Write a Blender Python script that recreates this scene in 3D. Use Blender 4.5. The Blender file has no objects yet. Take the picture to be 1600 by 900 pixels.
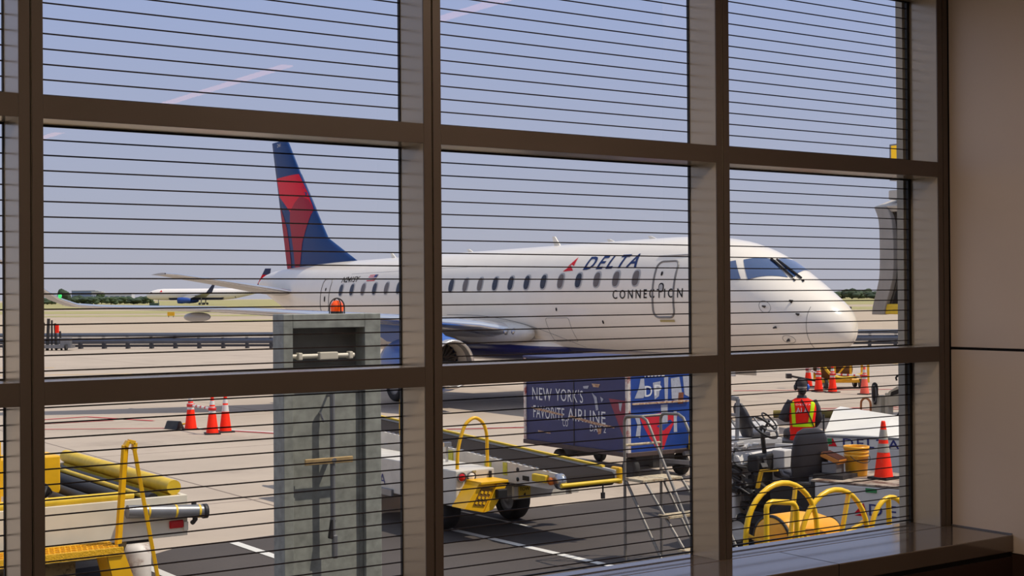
import bpy, bmesh, math, random
from mathutils import Vector, Matrix
from mathutils.geometry import tessellate_polygon
SC = bpy.context.scene
COL = SC.collection
PI = math.pi

# ------------------------------------------------------------------ camera, sky, sun, exposure
EYE = 3.25
cam_d = bpy.data.cameras.new('camera'); cam = bpy.data.objects.new('camera', cam_d); COL.objects.link(cam)
cam_d.sensor_width = 36.0; cam_d.lens = 36.0*2197.7/1600; cam_d.clip_start = .05; cam_d.clip_end = 6000
YAW, PITCH, ROLL = .6068, .0055, -.0066
_f = Vector((math.sin(YAW), math.cos(YAW), 0)); _r = Vector((math.cos(YAW), -math.sin(YAW), 0)); _u = Vector((0, 0, 1))
_f2 = _f*math.cos(PITCH)+_u*math.sin(PITCH); _u2 = -_f*math.sin(PITCH)+_u*math.cos(PITCH)
_r3 = _r*math.cos(ROLL)+_u2*math.sin(ROLL); _u3 = -_r*math.sin(ROLL)+_u2*math.cos(ROLL)
m = Matrix((( _r3.x, _u3.x, -_f2.x, 0), (_r3.y, _u3.y, -_f2.y, -4.5555), (_r3.z, _u3.z, -_f2.z, EYE), (0, 0, 0, 1)))
cam.matrix_world = m
SC.camera = cam
SC.view_settings.view_transform = 'Standard'; SC.view_settings.look = 'None'
SC.view_settings.gamma = 1.0; SC.view_settings.use_curve_mapping = False
SC.view_settings.exposure = 0.0

def lin(c):
    return tuple((x/12.92 if x <= .04045 else ((x+.055)/1.055)**2.4) for x in (v/255 for v in c))

W = bpy.data.worlds.new('sky'); SC.world = W; W.use_nodes = True
nt = W.node_tree; bg = nt.nodes['Background']
tc = nt.nodes.new('ShaderNodeTexCoord'); sx = nt.nodes.new('ShaderNodeSeparateXYZ'); rp = nt.nodes.new('ShaderNodeValToRGB')
nt.links.new(tc.outputs['Generated'], sx.inputs[0]); nt.links.new(sx.outputs['Z'], rp.inputs[0]); nt.links.new(rp.outputs[0], bg.inputs[0])
rp.color_ramp.elements[0].position = 0.0; rp.color_ramp.elements[0].color = (*lin((172, 171, 182)), 1)
rp.color_ramp.elements[1].position = .22; rp.color_ramp.elements[1].color = (*lin((152, 166, 204)), 1)
e = rp.color_ramp.elements.new(.06); e.color = (*lin((166, 170, 188)), 1)
e = rp.color_ramp.elements.new(1.0); e.color = (*lin((186, 194, 210)), 1)
bg.inputs['Strength'].default_value = 1.16

SUN_EL, SUN_AZ = math.radians(58), math.radians(40)
sd = bpy.data.lights.new('sun', 'SUN'); sun = bpy.data.objects.new('sun', sd); COL.objects.link(sun)
sd.energy = 3.8; sd.angle = math.radians(.55); sd.color = (1.0, .90, .76)
to_sun = Vector((math.cos(SUN_EL)*math.cos(SUN_AZ), -math.cos(SUN_EL)*math.sin(SUN_AZ), math.sin(SUN_EL)))
sun.rotation_euler = to_sun.to_track_quat('Z', 'Y').to_euler(); sun.location = (40, -10, 60)

# ------------------------------------------------------------------ materials
MATS = {}
def mat(name, col, rough=.5, metal=0.0, var=.0, vscale=6.0, bump=0.0, bscale=40.0, spec=.5, dirt=None, dscale=3.0, damt=.5, emit=None, coat=0.0):
    if name in MATS: return MATS[name]
    M = bpy.data.materials.new(name); M.use_nodes = True; MATS[name] = M
    n = M.node_tree.nodes; l = M.node_tree.links; b = n['Principled BSDF']
    c = lin(col); b.inputs['Base Color'].default_value = (*c, 1)
    b.inputs['Roughness'].default_value = rough; b.inputs['Metallic'].default_value = metal
    b.inputs['Specular IOR Level'].default_value = spec
    if coat: b.inputs['Coat Weight'].default_value = coat; b.inputs['Coat Roughness'].default_value = .06
    t = n.new('ShaderNodeTexCoord'); out = None
    if var > 0:
        ns = n.new('ShaderNodeTexNoise'); ns.inputs['Scale'].default_value = vscale; ns.inputs['Detail'].default_value = 6
        l.new(t.outputs['Object'], ns.inputs['Vector'])
        mr = n.new('ShaderNodeMapRange'); mr.inputs['From Min'].default_value = .3; mr.inputs['From Max'].default_value = .7
        mr.inputs['To Min'].default_value = 1-var; mr.inputs['To Max'].default_value = 1+var
        l.new(ns.outputs['Fac'], mr.inputs['Value'])
        mx = n.new('ShaderNodeMix'); mx.data_type = 'RGBA'; mx.blend_type = 'MULTIPLY'; mx.inputs['Factor'].default_value = 1
        mx.inputs['A'].default_value = (*c, 1); l.new(mr.outputs['Result'], mx.inputs['B']); out = mx.outputs['Result']
    if dirt is not None:
        ns = n.new('ShaderNodeTexNoise'); ns.inputs['Scale'].default_value = dscale; ns.inputs['Detail'].default_value = 10; ns.inputs['Roughness'].default_value = .7
        l.new(t.outputs['Object'], ns.inputs['Vector'])
        mr = n.new('ShaderNodeMapRange'); mr.inputs['From Min'].default_value = 1-damt; mr.inputs['From Max'].default_value = min(1, 1-damt+.16)
        l.new(ns.outputs['Fac'], mr.inputs['Value'])
        mx = n.new('ShaderNodeMix'); mx.data_type = 'RGBA'
        l.new(mr.outputs['Result'], mx.inputs['Factor'])
        if out: l.new(out, mx.inputs['A'])
        else: mx.inputs['A'].default_value = (*c, 1)
        mx.inputs['B'].default_value = (*lin(dirt), 1); out = mx.outputs['Result']
    if out: l.new(out, b.inputs['Base Color'])
    if bump > 0:
        ns = n.new('ShaderNodeTexNoise'); ns.inputs['Scale'].default_value = bscale; ns.inputs['Detail'].default_value = 4
        l.new(t.outputs['Object'], ns.inputs['Vector'])
        bp = n.new('ShaderNodeBump'); bp.inputs['Strength'].default_value = bump; bp.inputs['Distance'].default_value = .02
        l.new(ns.outputs['Fac'], bp.inputs['Height']); l.new(bp.outputs[0], b.inputs['Normal'])
    if emit:
        b.inputs['Emission Color'].default_value = (*lin(emit[0]), 1); b.inputs['Emission Strength'].default_value = emit[1]
    return M

def glass_mat(name, tint=(.93, .945, .95), rough=0.0):
    M = bpy.data.materials.new(name); M.use_nodes = True; n = M.node_tree.nodes; l = M.node_tree.links
    n.remove(n['Principled BSDF']); o = n['Material Output']
    tr = n.new('ShaderNodeBsdfTransparent'); tr.inputs[0].default_value = (*tint, 1)
    gl = n.new('ShaderNodeBsdfGlossy'); gl.inputs['Roughness'].default_value = rough
    ge = n.new('ShaderNodeNewGeometry'); dp = n.new('ShaderNodeVectorMath'); dp.operation = 'DOT_PRODUCT'
    l.new(ge.outputs['Normal'], dp.inputs[0]); l.new(ge.outputs['Incoming'], dp.inputs[1])
    def mth(op, a, b_=None):
        q = n.new('ShaderNodeMath'); q.operation = op
        for i_, v in enumerate((a, b_)):
            if v is None: continue
            if isinstance(v, (int, float)): q.inputs[i_].default_value = v
            else: l.new(v, q.inputs[i_])
        return q.outputs[0]
    fac = mth('ADD', mth('MULTIPLY', mth('POWER', mth('SUBTRACT', 1.0, mth('ABSOLUTE', dp.outputs['Value'])), 5.0), .9), .045)   # Schlick reflectance of a pane
    ad = n.new('ShaderNodeMixShader'); l.new(fac, ad.inputs[0]); l.new(tr.outputs[0], ad.inputs[1]); l.new(gl.outputs[0], ad.inputs[2])
    l.new(ad.outputs[0], o.inputs[0]); MATS[name] = M; return M

def ground_mat(name, base, alt, stain, joint=None, jx=6.1, jy=6.1, ox=0, oy=0, jw=.012, rough=.85):
    M = bpy.data.materials.new(name); M.use_nodes = True; MATS[name] = M
    n = M.node_tree.nodes; l = M.node_tree.links; b = n['Principled BSDF']; b.inputs['Roughness'].default_value = rough
    b.inputs['Specular IOR Level'].default_value = .25
    t = n.new('ShaderNodeTexCoord')
    def noise(sc, det=8, ro=.6):
        q = n.new('ShaderNodeTexNoise'); q.inputs['Scale'].default_value = sc; q.inputs['Detail'].default_value = det; q.inputs['Roughness'].default_value = ro
        l.new(t.outputs['Object'], q.inputs['Vector']); return q
    def ramp(src, a, c):
        q = n.new('ShaderNodeMapRange'); q.inputs['From Min'].default_value = a; q.inputs['From Max'].default_value = c; l.new(src, q.inputs['Value']); return q.outputs[0]
    def mixc(fac, A, B):
        q = n.new('ShaderNodeMix'); q.data_type = 'RGBA'; l.new(fac, q.inputs['Factor'])
        if isinstance(A, tuple): q.inputs['A'].default_value = (*A, 1)
        else: l.new(A, q.inputs['A'])
        if isinstance(B, tuple): q.inputs['B'].default_value = (*B, 1)
        else: l.new(B, q.inputs['B'])
        return q.outputs['Result']
    c = mixc(ramp(noise(.35).outputs['Fac'], .35, .65), lin(base), lin(alt))
    c = mixc(ramp(noise(.12, 9, .75).outputs['Fac'], .56, .72), c, lin(stain))
    c = mixc(ramp(noise(1.6, 10, .8).outputs['Fac'], .60, .78), c, lin(stain))
    if joint:
        sp = n.new('ShaderNodeSeparateXYZ'); l.new(t.outputs['Object'], sp.inputs[0])
        fac = None
        for ch, per, off in (('X', jx, ox), ('Y', jy, oy)):
            a = n.new('ShaderNodeMath'); a.operation = 'SUBTRACT'; l.new(sp.outputs[ch], a.inputs[0]); a.inputs[1].default_value = off
            p = n.new('ShaderNodeMath'); p.operation = 'PINGPONG'; l.new(a.outputs[0], p.inputs[0]); p.inputs[1].default_value = per/2
            q = n.new('ShaderNodeMath'); q.operation = 'LESS_THAN'; l.new(p.outputs[0], q.inputs[0]); q.inputs[1].default_value = jw
            if fac is None: fac = q.outputs[0]
            else:
                r = n.new('ShaderNodeMath'); r.operation = 'MAXIMUM'; l.new(fac, r.inputs[0]); l.new(q.outputs[0], r.inputs[1]); fac = r.outputs[0]
        c = mixc(fac, c, lin(joint))
    l.new(c, b.inputs['Base Color'])
    bp = n.new('ShaderNodeBump'); bp.inputs['Strength'].default_value = .25; bp.inputs['Distance'].default_value = .01
    l.new(noise(30, 3).outputs['Fac'], bp.inputs['Height']); l.new(bp.outputs[0], b.inputs['Normal'])
    return M

# ------------------------------------------------------------------ mesh builder
class MB:
    """collects shapes; build() links them as one mesh object"""
    def __init__(s): s.bm = bmesh.new()
    def _add(s, vs, fs, smooth=False):
        bv = [s.bm.verts.new(v) for v in vs]
        for f in fs:
            try:
                q = s.bm.faces.new([bv[i] for i in f]); q.smooth = smooth
            except ValueError: pass
        return s
    def box(s, x0, x1, y0, y1, z0, z1, M=None):
        vs = [Vector((x, y, z)) for z in (z0, z1) for y in (y0, y1) for x in (x0, x1)]
        if M is not None: vs = [M @ v for v in vs]
        return s._add(vs, [(0, 2, 3, 1), (4, 5, 7, 6), (0, 1, 5, 4), (1, 3, 7, 5), (3, 2, 6, 7), (2, 0, 4, 6)])
    def obox(s, c, size, rz=0, rx=0, ry=0):
        M = Matrix.Translation(c) @ Matrix.Rotation(rz, 4, 'Z') @ Matrix.Rotation(ry, 4, 'Y') @ Matrix.Rotation(rx, 4, 'X')
        a, b, d = (v/2 for v in size)
        return s.box(-a, a, -b, b, -d, d, M)
    def prism(s, poly, axis, a, b):
        """extrude a 2D polygon along an axis ('x': poly=(y,z), 'y': poly=(x,z), 'z': poly=(x,y))"""
        def P(p, t):
            return {'x': (t, p[0], p[1]), 'y': (p[0], t, p[1]), 'z': (p[0], p[1], t)}[axis]
        n = len(poly); vs = [P(p, a) for p in poly]+[P(p, b) for p in poly]
        fs = [tuple(range(n)), tuple(range(2*n-1, n-1, -1))]+[(i, (i+1) % n, n+(i+1) % n, n+i) for i in range(n)]
        s._add(vs, fs); return s
    def bar(s, p0, p1, w, h=None):
        """square bar between points"""
        p0, p1 = Vector(p0), Vector(p1); d = p1-p0; L = d.length; h = h or w
        M = Matrix.Translation(p0) @ d.to_track_quat('Z', 'Y').to_matrix().to_4x4()
        return s.box(-w/2, w/2, -h/2, h/2, 0, L, M)
    def tube(s, pts, r, n=10, cap=True):
        pts = [Vector(p) for p in pts]; rs = r if isinstance(r, (list, tuple)) else [r]*len(pts)
        vs = []; up = None
        for i, p in enumerate(pts):
            a = pts[max(0, i-1)]; b = pts[min(len(pts)-1, i+1)]; t = (b-a).normalized()
            if up is None:
                up = t.orthogonal().normalized()
            else:
                up = (up-t*up.dot(t))
                up = up.normalized() if up.length > 1e-6 else t.orthogonal().normalized()
            w = t.cross(up)
            for k in range(n):
                an = 2*PI*k/n; vs.append(p+(up*math.cos(an)+w*math.sin(an))*rs[i])
        fs = [(i*n+k, i*n+(k+1) % n, (i+1)*n+(k+1) % n, (i+1)*n+k) for i in range(len(pts)-1) for k in range(n)]
        s._add(vs, fs, True)
        if cap: s._add(vs[:n], [tuple(range(n-1, -1, -1))]); s._add(vs[-n:], [tuple(range(n))])
        return s
    def lathe(s, prof, c=(0, 0, 0), axis='z', n=24, smooth=True):
        """prof: (radius, height)"""
        vs = []
        for r, h in prof:
            for k in range(n):
                a = 2*PI*k/n; x, y = r*math.cos(a), r*math.sin(a)
                v = {'z': (x, y, h), 'x': (h, x, y), 'y': (y, h, x)}[axis]
                vs.append((v[0]+c[0], v[1]+c[1], v[2]+c[2]))
        fs = [(i*n+k, i*n+(k+1) % n, (i+1)*n+(k+1) % n, (i+1)*n+k) for i in range(len(prof)-1) for k in range(n)]
        s._add(vs, fs, smooth)
        return s
    def loft(s, rings, cap=True, smooth=True, closed=True):
        n = len(rings[0]); vs = [v for r in rings for v in r]
        kk = n if closed else n-1
        fs = [(i*n+k, i*n+(k+1) % n, (i+1)*n+(k+1) % n, (i+1)*n+k) for i in range(len(rings)-1) for k in range(kk)]
        s._add(vs, fs, smooth)
        if cap and closed:
            s._add(rings[0], [tuple(range(n-1, -1, -1))]); s._add(rings[-1], [tuple(range(n))])
        return s
    def ball(s, c, r, n=14, m_=9, sz=None):
        sz = sz or (1, 1, 1); rings = []
        for i in range(m_+1):
            a = PI*i/m_; rr = max(1e-4, math.sin(a)); z = -math.cos(a)
            rings.append([(c[0]+r*sz[0]*rr*math.cos(2*PI*k/n), c[1]+r*sz[1]*rr*math.sin(2*PI*k/n), c[2]+r*sz[2]*z) for k in range(n)])
        return s.loft(rings)
    def decal(s, poly, fn, tol=None):
        """flat polygon in (a,b) laid on a surface through fn"""
        tri = tessellate_polygon([[Vector((p[0], p[1], 0)) for p in poly]])
        return s.decal_tris([(p[0], p[1]) for p in poly], tri, fn, tol)
    def decal_tris(s, pts, tris, fn, tol=None):
        b = bmesh.new(); vv = [b.verts.new((p[0], p[1], 0)) for p in pts]
        for t in tris:
            try: b.faces.new([vv[i] for i in t])
            except ValueError: pass
        if tol:
            for _ in range(7):
                ed = [e for e in b.edges if e.calc_length() > tol]
                if not ed: break
                bmesh.ops.subdivide_edges(b, edges=ed, cuts=1); bmesh.ops.triangulate(b, faces=b.faces[:])
        b.verts.ensure_lookup_table(); b.verts.index_update()
        s._add([fn(v.co.x, v.co.y) for v in b.verts], [[v.index for v in f.verts] for f in b.faces], False)
        b.free(); return s
    def text(s, string, fn, w, h, shear=0.0, space=1.0, tol=None, bold=0.0):
        """lettering scaled into a w by h box, laid on a surface through fn"""
        cu = bpy.data.curves.new('lettering', 'FONT'); cu.body = string; cu.space_character = space; cu.offset = bold; cu.resolution_u = 3
        ob = bpy.data.objects.new('lettering', cu); COL.objects.link(ob)
        dg = bpy.context.evaluated_depsgraph_get(); me = bpy.data.meshes.new_from_object(ob.evaluated_get(dg))
        xs = [v.co.x for v in me.vertices]; ys = [v.co.y for v in me.vertices]
        x0, x1, y0, y1 = min(xs), max(xs), min(ys), max(ys)
        pts = []
        for v in me.vertices:
            a = (v.co.x-x0)/(x1-x0)*w; b = (v.co.y-y0)/(y1-y0)*h; pts.append((a+shear*b, b))
        me.calc_loop_triangles(); tris = [tuple(t.vertices) for t in me.loop_triangles]
        bpy.data.objects.remove(ob); bpy.data.curves.remove(cu); bpy.data.meshes.remove(me)
        return s.decal_tris(pts, tris, fn, tol)
    def build(s, name, material, parent=None, off=(0, 0, 0), bev=0.0, fix=True):
        if fix: bmesh.ops.recalc_face_normals(s.bm, faces=s.bm.faces[:])
        if off != (0, 0, 0):
            bmesh.ops.translate(s.bm, verts=s.bm.verts[:], vec=-Vector(off))
        me = bpy.data.meshes.new(name); s.bm.to_mesh(me); s.bm.free()
        o = bpy.data.objects.new(name, me); COL.objects.link(o); me.materials.append(material)
        if parent is not None: o.parent = parent
        if bev:
            md = o.modifiers.new('bevel', 'BEVEL'); md.width = bev; md.segments = 2; md.limit_method = 'ANGLE'; md.angle_limit = math.radians(40)
        return o

def tag(o, label, cat, group=None):
    o['label'] = label; o['category'] = cat
    if group: o['group'] = group
    return o
def thing(name, label, cat, loc=(0, 0, 0), rz=0, group=None):
    o = bpy.data.objects.new(name, None); COL.objects.link(o); o.location = loc; o.rotation_euler = (0, 0, rz); o.empty_display_size = .1
    return tag(o, label, cat, group)
def struct(o): o['kind'] = 'structure'; return o
def sempty(name, loc=(0, 0, 0)):
    o = bpy.data.objects.new(name, None); COL.objects.link(o); o.location = loc; return struct(o)
def copy_tree(o, parent=None):
    c = o.copy(); COL.objects.link(c)
    if parent is not None: c.parent = parent
    for ch in list(o.children):
        if ch.name in COL.objects: copy_tree(ch, c)
    return c
def arc(c, r, a0, a1, n, f):
    return [f(c[0]+r*math.cos(a0+(a1-a0)*i/n), c[1]+r*math.sin(a0+(a1-a0)*i/n)) for i in range(n+1)]
def smooth_path(pts, n=6):
    """Catmull-Rom through points"""
    P = [Vector(p) for p in pts]; out = []
    for i in range(len(P)-1):
        a = P[i-1] if i else P[i]*2-P[i+1]; b, c = P[i], P[i+1]; d = P[i+2] if i+2 < len(P) else c*2-b
        for k in range(n):
            t = k/n; out.append(.5*((2*b)+(c-a)*t+(2*a-5*b+4*c-d)*t*t+(3*b-a-3*c+d)*t**3))
    out.append(P[-1]); return out

# colours
BRONZE = mat('bronze_front', (96, 85, 77), .42, 0.1, var=.04, vscale=2, spec=.4)
REVEAL_LIT = mat('bronze_daylit', (182, 168, 145), .24, 0.2, var=.03, vscale=2, spec=.9)  # frame bronze with the daylight on its reveals put into the colour
GASKET = mat('black_gasket', (22, 20, 20), .6)
DARKJ = mat('dark_joint', (24, 20, 18), .8)
GLASS = glass_mat('window_glass')
FRIT = mat('frit_line', (42, 36, 38), .7)
SILLM = mat('sill_metal', (124, 110, 98), .09, .3, var=.05, vscale=3, spec=.9)
WALLM = mat('wall_panel', (222, 206, 188), .5, var=.03, vscale=1.5)
BASEM = mat('base_panel', (62, 44, 36), .4)
FLOORM = mat('floor_carpet', (96, 90, 86), .95, var=.15, vscale=40)
CEILM = mat('ceiling_tile', (205, 200, 192), .9)
BACKM = mat('back_wall', (150, 138, 124), .8)
EXTM = mat('exterior_panel', (176, 168, 152), .6, var=.03)
WHITE = mat('white_paint', (226, 220, 208), .35, var=.04, vscale=3)
DWHITE = mat('dirty_white', (206, 198, 184), .45, var=.10, vscale=4, dirt=(120, 92, 62), dscale=5, damt=.36)
YEL = mat('yellow_paint', (236, 178, 14), .4, var=.08, vscale=6)
YELW = mat('worn_yellow', (222, 184, 40), .5, var=.12, vscale=8, dirt=(120, 95, 50), dscale=9, damt=.36)
BLACK = mat('black_rubber', (34, 33, 34), .65, var=.1, vscale=8)
TYRE = mat('tyre_rubber', (40, 38, 38), .8, var=.12, vscale=10)
DARK = mat('dark_metal', (52, 50, 50), .5, .3, var=.15, vscale=8)
GREY = mat('grey_metal', (128, 128, 130), .4, .5, var=.1, vscale=6)
GALV = mat('galvanised_steel', (146, 148, 140), .5, .15, var=.22, vscale=14, dirt=(168, 170, 162), dscale=11, damt=.40)
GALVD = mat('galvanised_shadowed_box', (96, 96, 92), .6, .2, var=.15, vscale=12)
STEEL = mat('bright_steel', (190, 190, 192), .25, .9)
SILV = mat('polished_aluminium', (214, 216, 222), .2, .85)
RUST = mat('rust', (118, 66, 40), .85, var=.25, vscale=20)
RED = mat('red_lens', (190, 16, 24), .25)
CONE = mat('cone_orange', (255, 44, 6), .55, var=.05, vscale=6, spec=.25)
REFL = mat('cone_collar', (214, 212, 206), .4, var=.06)
BARW = mat('bar_white', (230, 226, 220), .5)
BARR = mat('bar_red', (206, 30, 30), .5)
NAVY = mat('navy_paint', (26, 40, 96), .4, var=.08, vscale=5)
LBLUE = mat('letter_blue', (8, 46, 100), .5, spec=.2)
LBLK = mat('letter_black', (16, 16, 22), .6, spec=.2)
LRED = mat('letter_red', (214, 10, 36), .5, spec=.2)
LNAVY = mat('letter_navy', (36, 44, 110), .5)
LWHT = mat('letter_white', (214, 214, 214), .5, dirt=(40, 46, 90), dscale=14, damt=.36)

# ------------------------------------------------------------------ ground outside
concrete = ground_mat('apron_concrete', (184, 168, 151), (173, 158, 142), (150, 136, 122), joint=(120, 106, 96), jx=7.6, jy=7.6, ox=9.45, oy=1.2, jw=.022)
asphalt = ground_mat('apron_asphalt', (84, 77, 73), (74, 68, 65), (62, 57, 55))
taxi = ground_mat('taxiway_concrete', (182, 164, 142), (174, 156, 134), (164, 147, 126))
grassm = ground_mat('dry_grass', (172, 160, 112), (146, 142, 90), (184, 168, 124))
darkt = ground_mat('runway_asphalt', (196, 180, 162), (188, 172, 154), (178, 162, 146))
def poly_ground(name, pts, z, m_, kind='structure', th=.004):
    b = MB()
    if th: b.prism([(p[0], p[1]) for p in pts], 'z', z-th, z)
    else: b._add([(p[0], p[1], z) for p in pts], [tuple(range(len(pts)))])
    o = b.build(name, m_); o['kind'] = kind; return o
poly_ground('apron', [(-300, .5), (700, .5), (2600, 2600), (-400, 2600)], 0, concrete, th=0)
poly_ground('asphalt_strip', [(-20, .6), (40, .6), (40, 13.0), (16.0, 13.0), (12.9, 12.9), (10.5, 13.9), (8.4, 13.1), (6.8, 12.95), (6.0, 12.4), (4, 12.2), (-20, 12.2)], .006, asphalt)
# the far field lies beyond the blast fence line: direction along the fence and across it
FD = Vector((.774, -.633, 0)); FN = Vector((.633, .774, 0)); F0 = Vector((27.26, 87.47, 0))
def field(name, a, b, m_, z, l0=-500, l1=2500):
    p = [F0+FD*l0+FN*a, F0+FD*l1+FN*a, F0+FD*l1+FN*b, F0+FD*l0+FN*b]
    poly_ground(name, [(q.x, q.y) for q in p], z, m_, th=0)
field('taxiway', 3, 1900, taxi, .02)
field('grass_strip', 150, 172, grassm, .04, -70, 30)
field('grass_strip', 196, 262, grassm, .04)
field('grass_strip', 330, 1900, grassm, .04)
field('grass_verge', 98, 112, grassm, .04, -18, 44)
field('grass_verge', 124, 142, grassm, .04, 112, 400)
WPAINT = mat('line_white', (214, 210, 202), .7, dirt=(150, 140, 130), dscale=3, damt=.36)
RPAINT = mat('line_red', (196, 62, 62), .7, dirt=(200, 180, 165), dscale=3, damt=.44)
YPAINT = mat('line_yellow', (226, 176, 50), .7, dirt=(200, 180, 150), dscale=1, damt=.4)
def line(pts, w, m_, z=.012, name='painted_line'):
    b = MB()
    for (x0, y0), (x1, y1) in zip(pts[:-1], pts[1:]):
        d = Vector((x1-x0, y1-y0)); n_ = Vector((-d.y, d.x)).normalized()*w/2
        b._add([(x0-n_.x, y0-n_.y, z), (x1-n_.x, y1-n_.y, z), (x1+n_.x, y1+n_.y, z), (x0+n_.x, y0+n_.y, z)], [(0, 1, 2, 3)])
    return struct(b.build(name, m_))
line([(7.58, 12.85), (7.62, 4)], .13, WPAINT); line([(6.05, 12.0), (6.12, 4)], .13, WPAINT)
line([(10.43, 12.3), (10.72, 4)], .12, WPAINT); line([(11.44, 13.3), (11.44, 11.5)], .07, WPAINT)
line([(13.36, 29.07), (14.62, 26.3), (15.2, 25.0)], .14, WPAINT); line([(13.2, 28.95), (14.46, 26.2), (15.04, 24.9)], .1, RPAINT, .013)
line([(9.6, 31.3), (13.2, 28.95)], .10, RPAINT); line([(10.9, 33.6), (12.4, 33.8), (13.4, 31.4)], .14, RPAINT)
line([(10.6, 32.3), (12.6, 32.2)], .09, RPAINT)
line([(18.2, 24.5), (20.6, 23.45), (24, 22.0)], .12, RPAINT); line([(18.25, 24.8), (20.6, 23.75), (24, 22.3)], .1, WPAINT)
line([(29.5, 22.6), (40, 17.0)], .12, RPAINT); line([(29.2, 23.4), (44, 16.0)], .14, RPAINT)
line([(33, 30), (46, 22)], .15, RPAINT)
line([(10, 60), (60, 34)], .15, YPAINT); line([(5, 70), (20, 62)], .15, YPAINT)

# ------------------------------------------------------------------ the window wall and room
X0, DX, HM = 1.2993, 1.5, .0386
A1, A2, B1, B2 = EYE+.6539, EYE+.5786, EYE-.2665, EYE-.3422
GY = .1688; SILL = EYE-1.1678; TOP3 = 4.735; CEIL = 4.98; FLOOR = 1.63; XW = 5.8452
n_tr = 0
mull_x = [X0+DX*i for i in range(-3, 4)]
for i, x in enumerate(mull_x):
    b = MB(); g = .0035
    last = i == len(mull_x)-1
    b.box(x-HM, x-g, 0, .006, SILL+.001, CEIL); b.box(x+g, x+HM, 0, .006, SILL+.001, CEIL)
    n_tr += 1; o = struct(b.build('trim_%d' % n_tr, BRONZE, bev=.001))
    q = MB(); q.box(x-HM+.0003, x-g, .0062, GY+.02, SILL+.001, CEIL-.001); q.box(x+g, x+HM-.0003, .0062, GY+.02, SILL+.001, CEIL-.001); q.box(x-g, x+g, .021, GY+.02, SILL+.001, CEIL-.001); q.build('mullion_body', REVEAL_LIT, o)
    q = MB(); q.box(x-g*.98, x+g*.98, .017, .0205, SILL+.002, CEIL-.002); q.build('groove', DARKJ, o)
    q = MB(); w_ = .018 if last else .0035
    q.box(x-HM-w_, x-HM-.0002, GY+.004, GY+.018, SILL+.001, CEIL-.01); q.build('gasket', GASKET, o)
panes = [(SILL+.012, B2, 2.1173), (B1, A2, 3.0095), (A1, TOP3, 3.929)]
for k in range(len(mull_x)-1):
    xa, xb = mull_x[k]+HM, mull_x[k+1]-HM
    w = sempty('window_%d' % (k+1), ((xa+xb)/2, GY, SILL))
    off = ((xa+xb)/2, GY, SILL)
    for z0, z1 in ((B2, B1), (A2, A1), (TOP3, TOP3+.0755)):
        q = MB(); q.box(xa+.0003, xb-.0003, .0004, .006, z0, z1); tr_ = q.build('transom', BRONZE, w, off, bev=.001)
        q = MB(); q.box(xa+.0003, xb-.0003, .0062, GY+.02, z0+.0003, z1-.0003); q.build('transom_body', REVEAL_LIT, tr_, off)
    for pi, (z0, z1, zl) in enumerate(panes):
        q = MB(); q._add([(xa, GY+.012, z0), (xb, GY+.012, z0), (xb, GY+.012, z1), (xa, GY+.012, z1)], [(0, 1, 2, 3)])
        p = q.build('pane', GLASS, w, off, fix=False)
        q = MB(); z = zl
        while z < z1-.004:
            q.box(xa+.001, xb-.001, GY+.0085, GY+.0115, z-.0024, z+.0024); z += .05135
        q.build('frit_lines', FRIT, p, off)
        q = MB(); q.box(xa, xb, GY+.002, GY+.012, z0, z0+.006); q.box(xa, xb, GY+.002, GY+.012, z1-.006, z1); q.build('glazing_bead', GASKET, w, off)
# window head above the top transom
q = MB(); q.box(-6, XW, .0, GY+.02, TOP3+.08, CEIL+.3); struct(q.build('wall_front', BRONZE))
# sill
q = MB(); q.box(-6, XW-.004, -.36, -.004, SILL-.08, SILL); o = struct(q.build('trim_%d' % (n_tr+1), SILLM, bev=.004))
q = MB(); q.box(-6, XW-.004, -.001, GY+.03, SILL-.08, SILL+.0005); q.build('inner_sill', SILLM, o, bev=.002)
q = MB(); q.box(4.62, 4.6245, -.3605, -.004, SILL-.078, SILL+.0004); q.box(1.62, 1.6245, -.3605, -.004, SILL-.078, SILL+.0004); q.build('seam', DARKJ, o)
q = MB(); q.box(-6, XW-.003, -.345, -.32, SILL-.105, SILL-.08); q.build('shadow_gap', DARKJ, o)
q = MB(); q.box(-6, XW, -.352, -.33, FLOOR, SILL-.105); struct(q.build('wall_window_base', BASEM))
q = MB(); q.box(-6, 8, .0, GY+.03, -.02, SILL-.081); struct(q.build('wall_front_base', EXTM))
# side wall with two panels and a joint
JZ = EYE-.2722
o = sempty('wall_right', (XW, 0, FLOOR)); off = (XW, 0, FLOOR)
q = MB(); q.box(XW, XW+.02, -14, -.002, JZ+.001, CEIL); q.build('panel', WALLM, o, off, bev=.002)
q = MB(); q.box(XW, XW+.02, -14, -.002, SILL-.088, JZ-.0125); q.build('panel', WALLM, o, off, bev=.002)
q = MB(); q.box(XW+.0165, XW+.3, -14, GY+.02, FLOOR, CEIL+.3); q.build('backing', DARKJ, o, off)
q = MB(); q.box(XW-.002, XW+.0165, -14, -.002, FLOOR, SILL-.092); q.build('base_panel', BASEM, o, off)
q = MB(); q.box(XW-.006, XW-.0005, -.352, -.002, SILL+.0005, SILL+.006); q.build('sealant', GREY, o, off)
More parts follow.
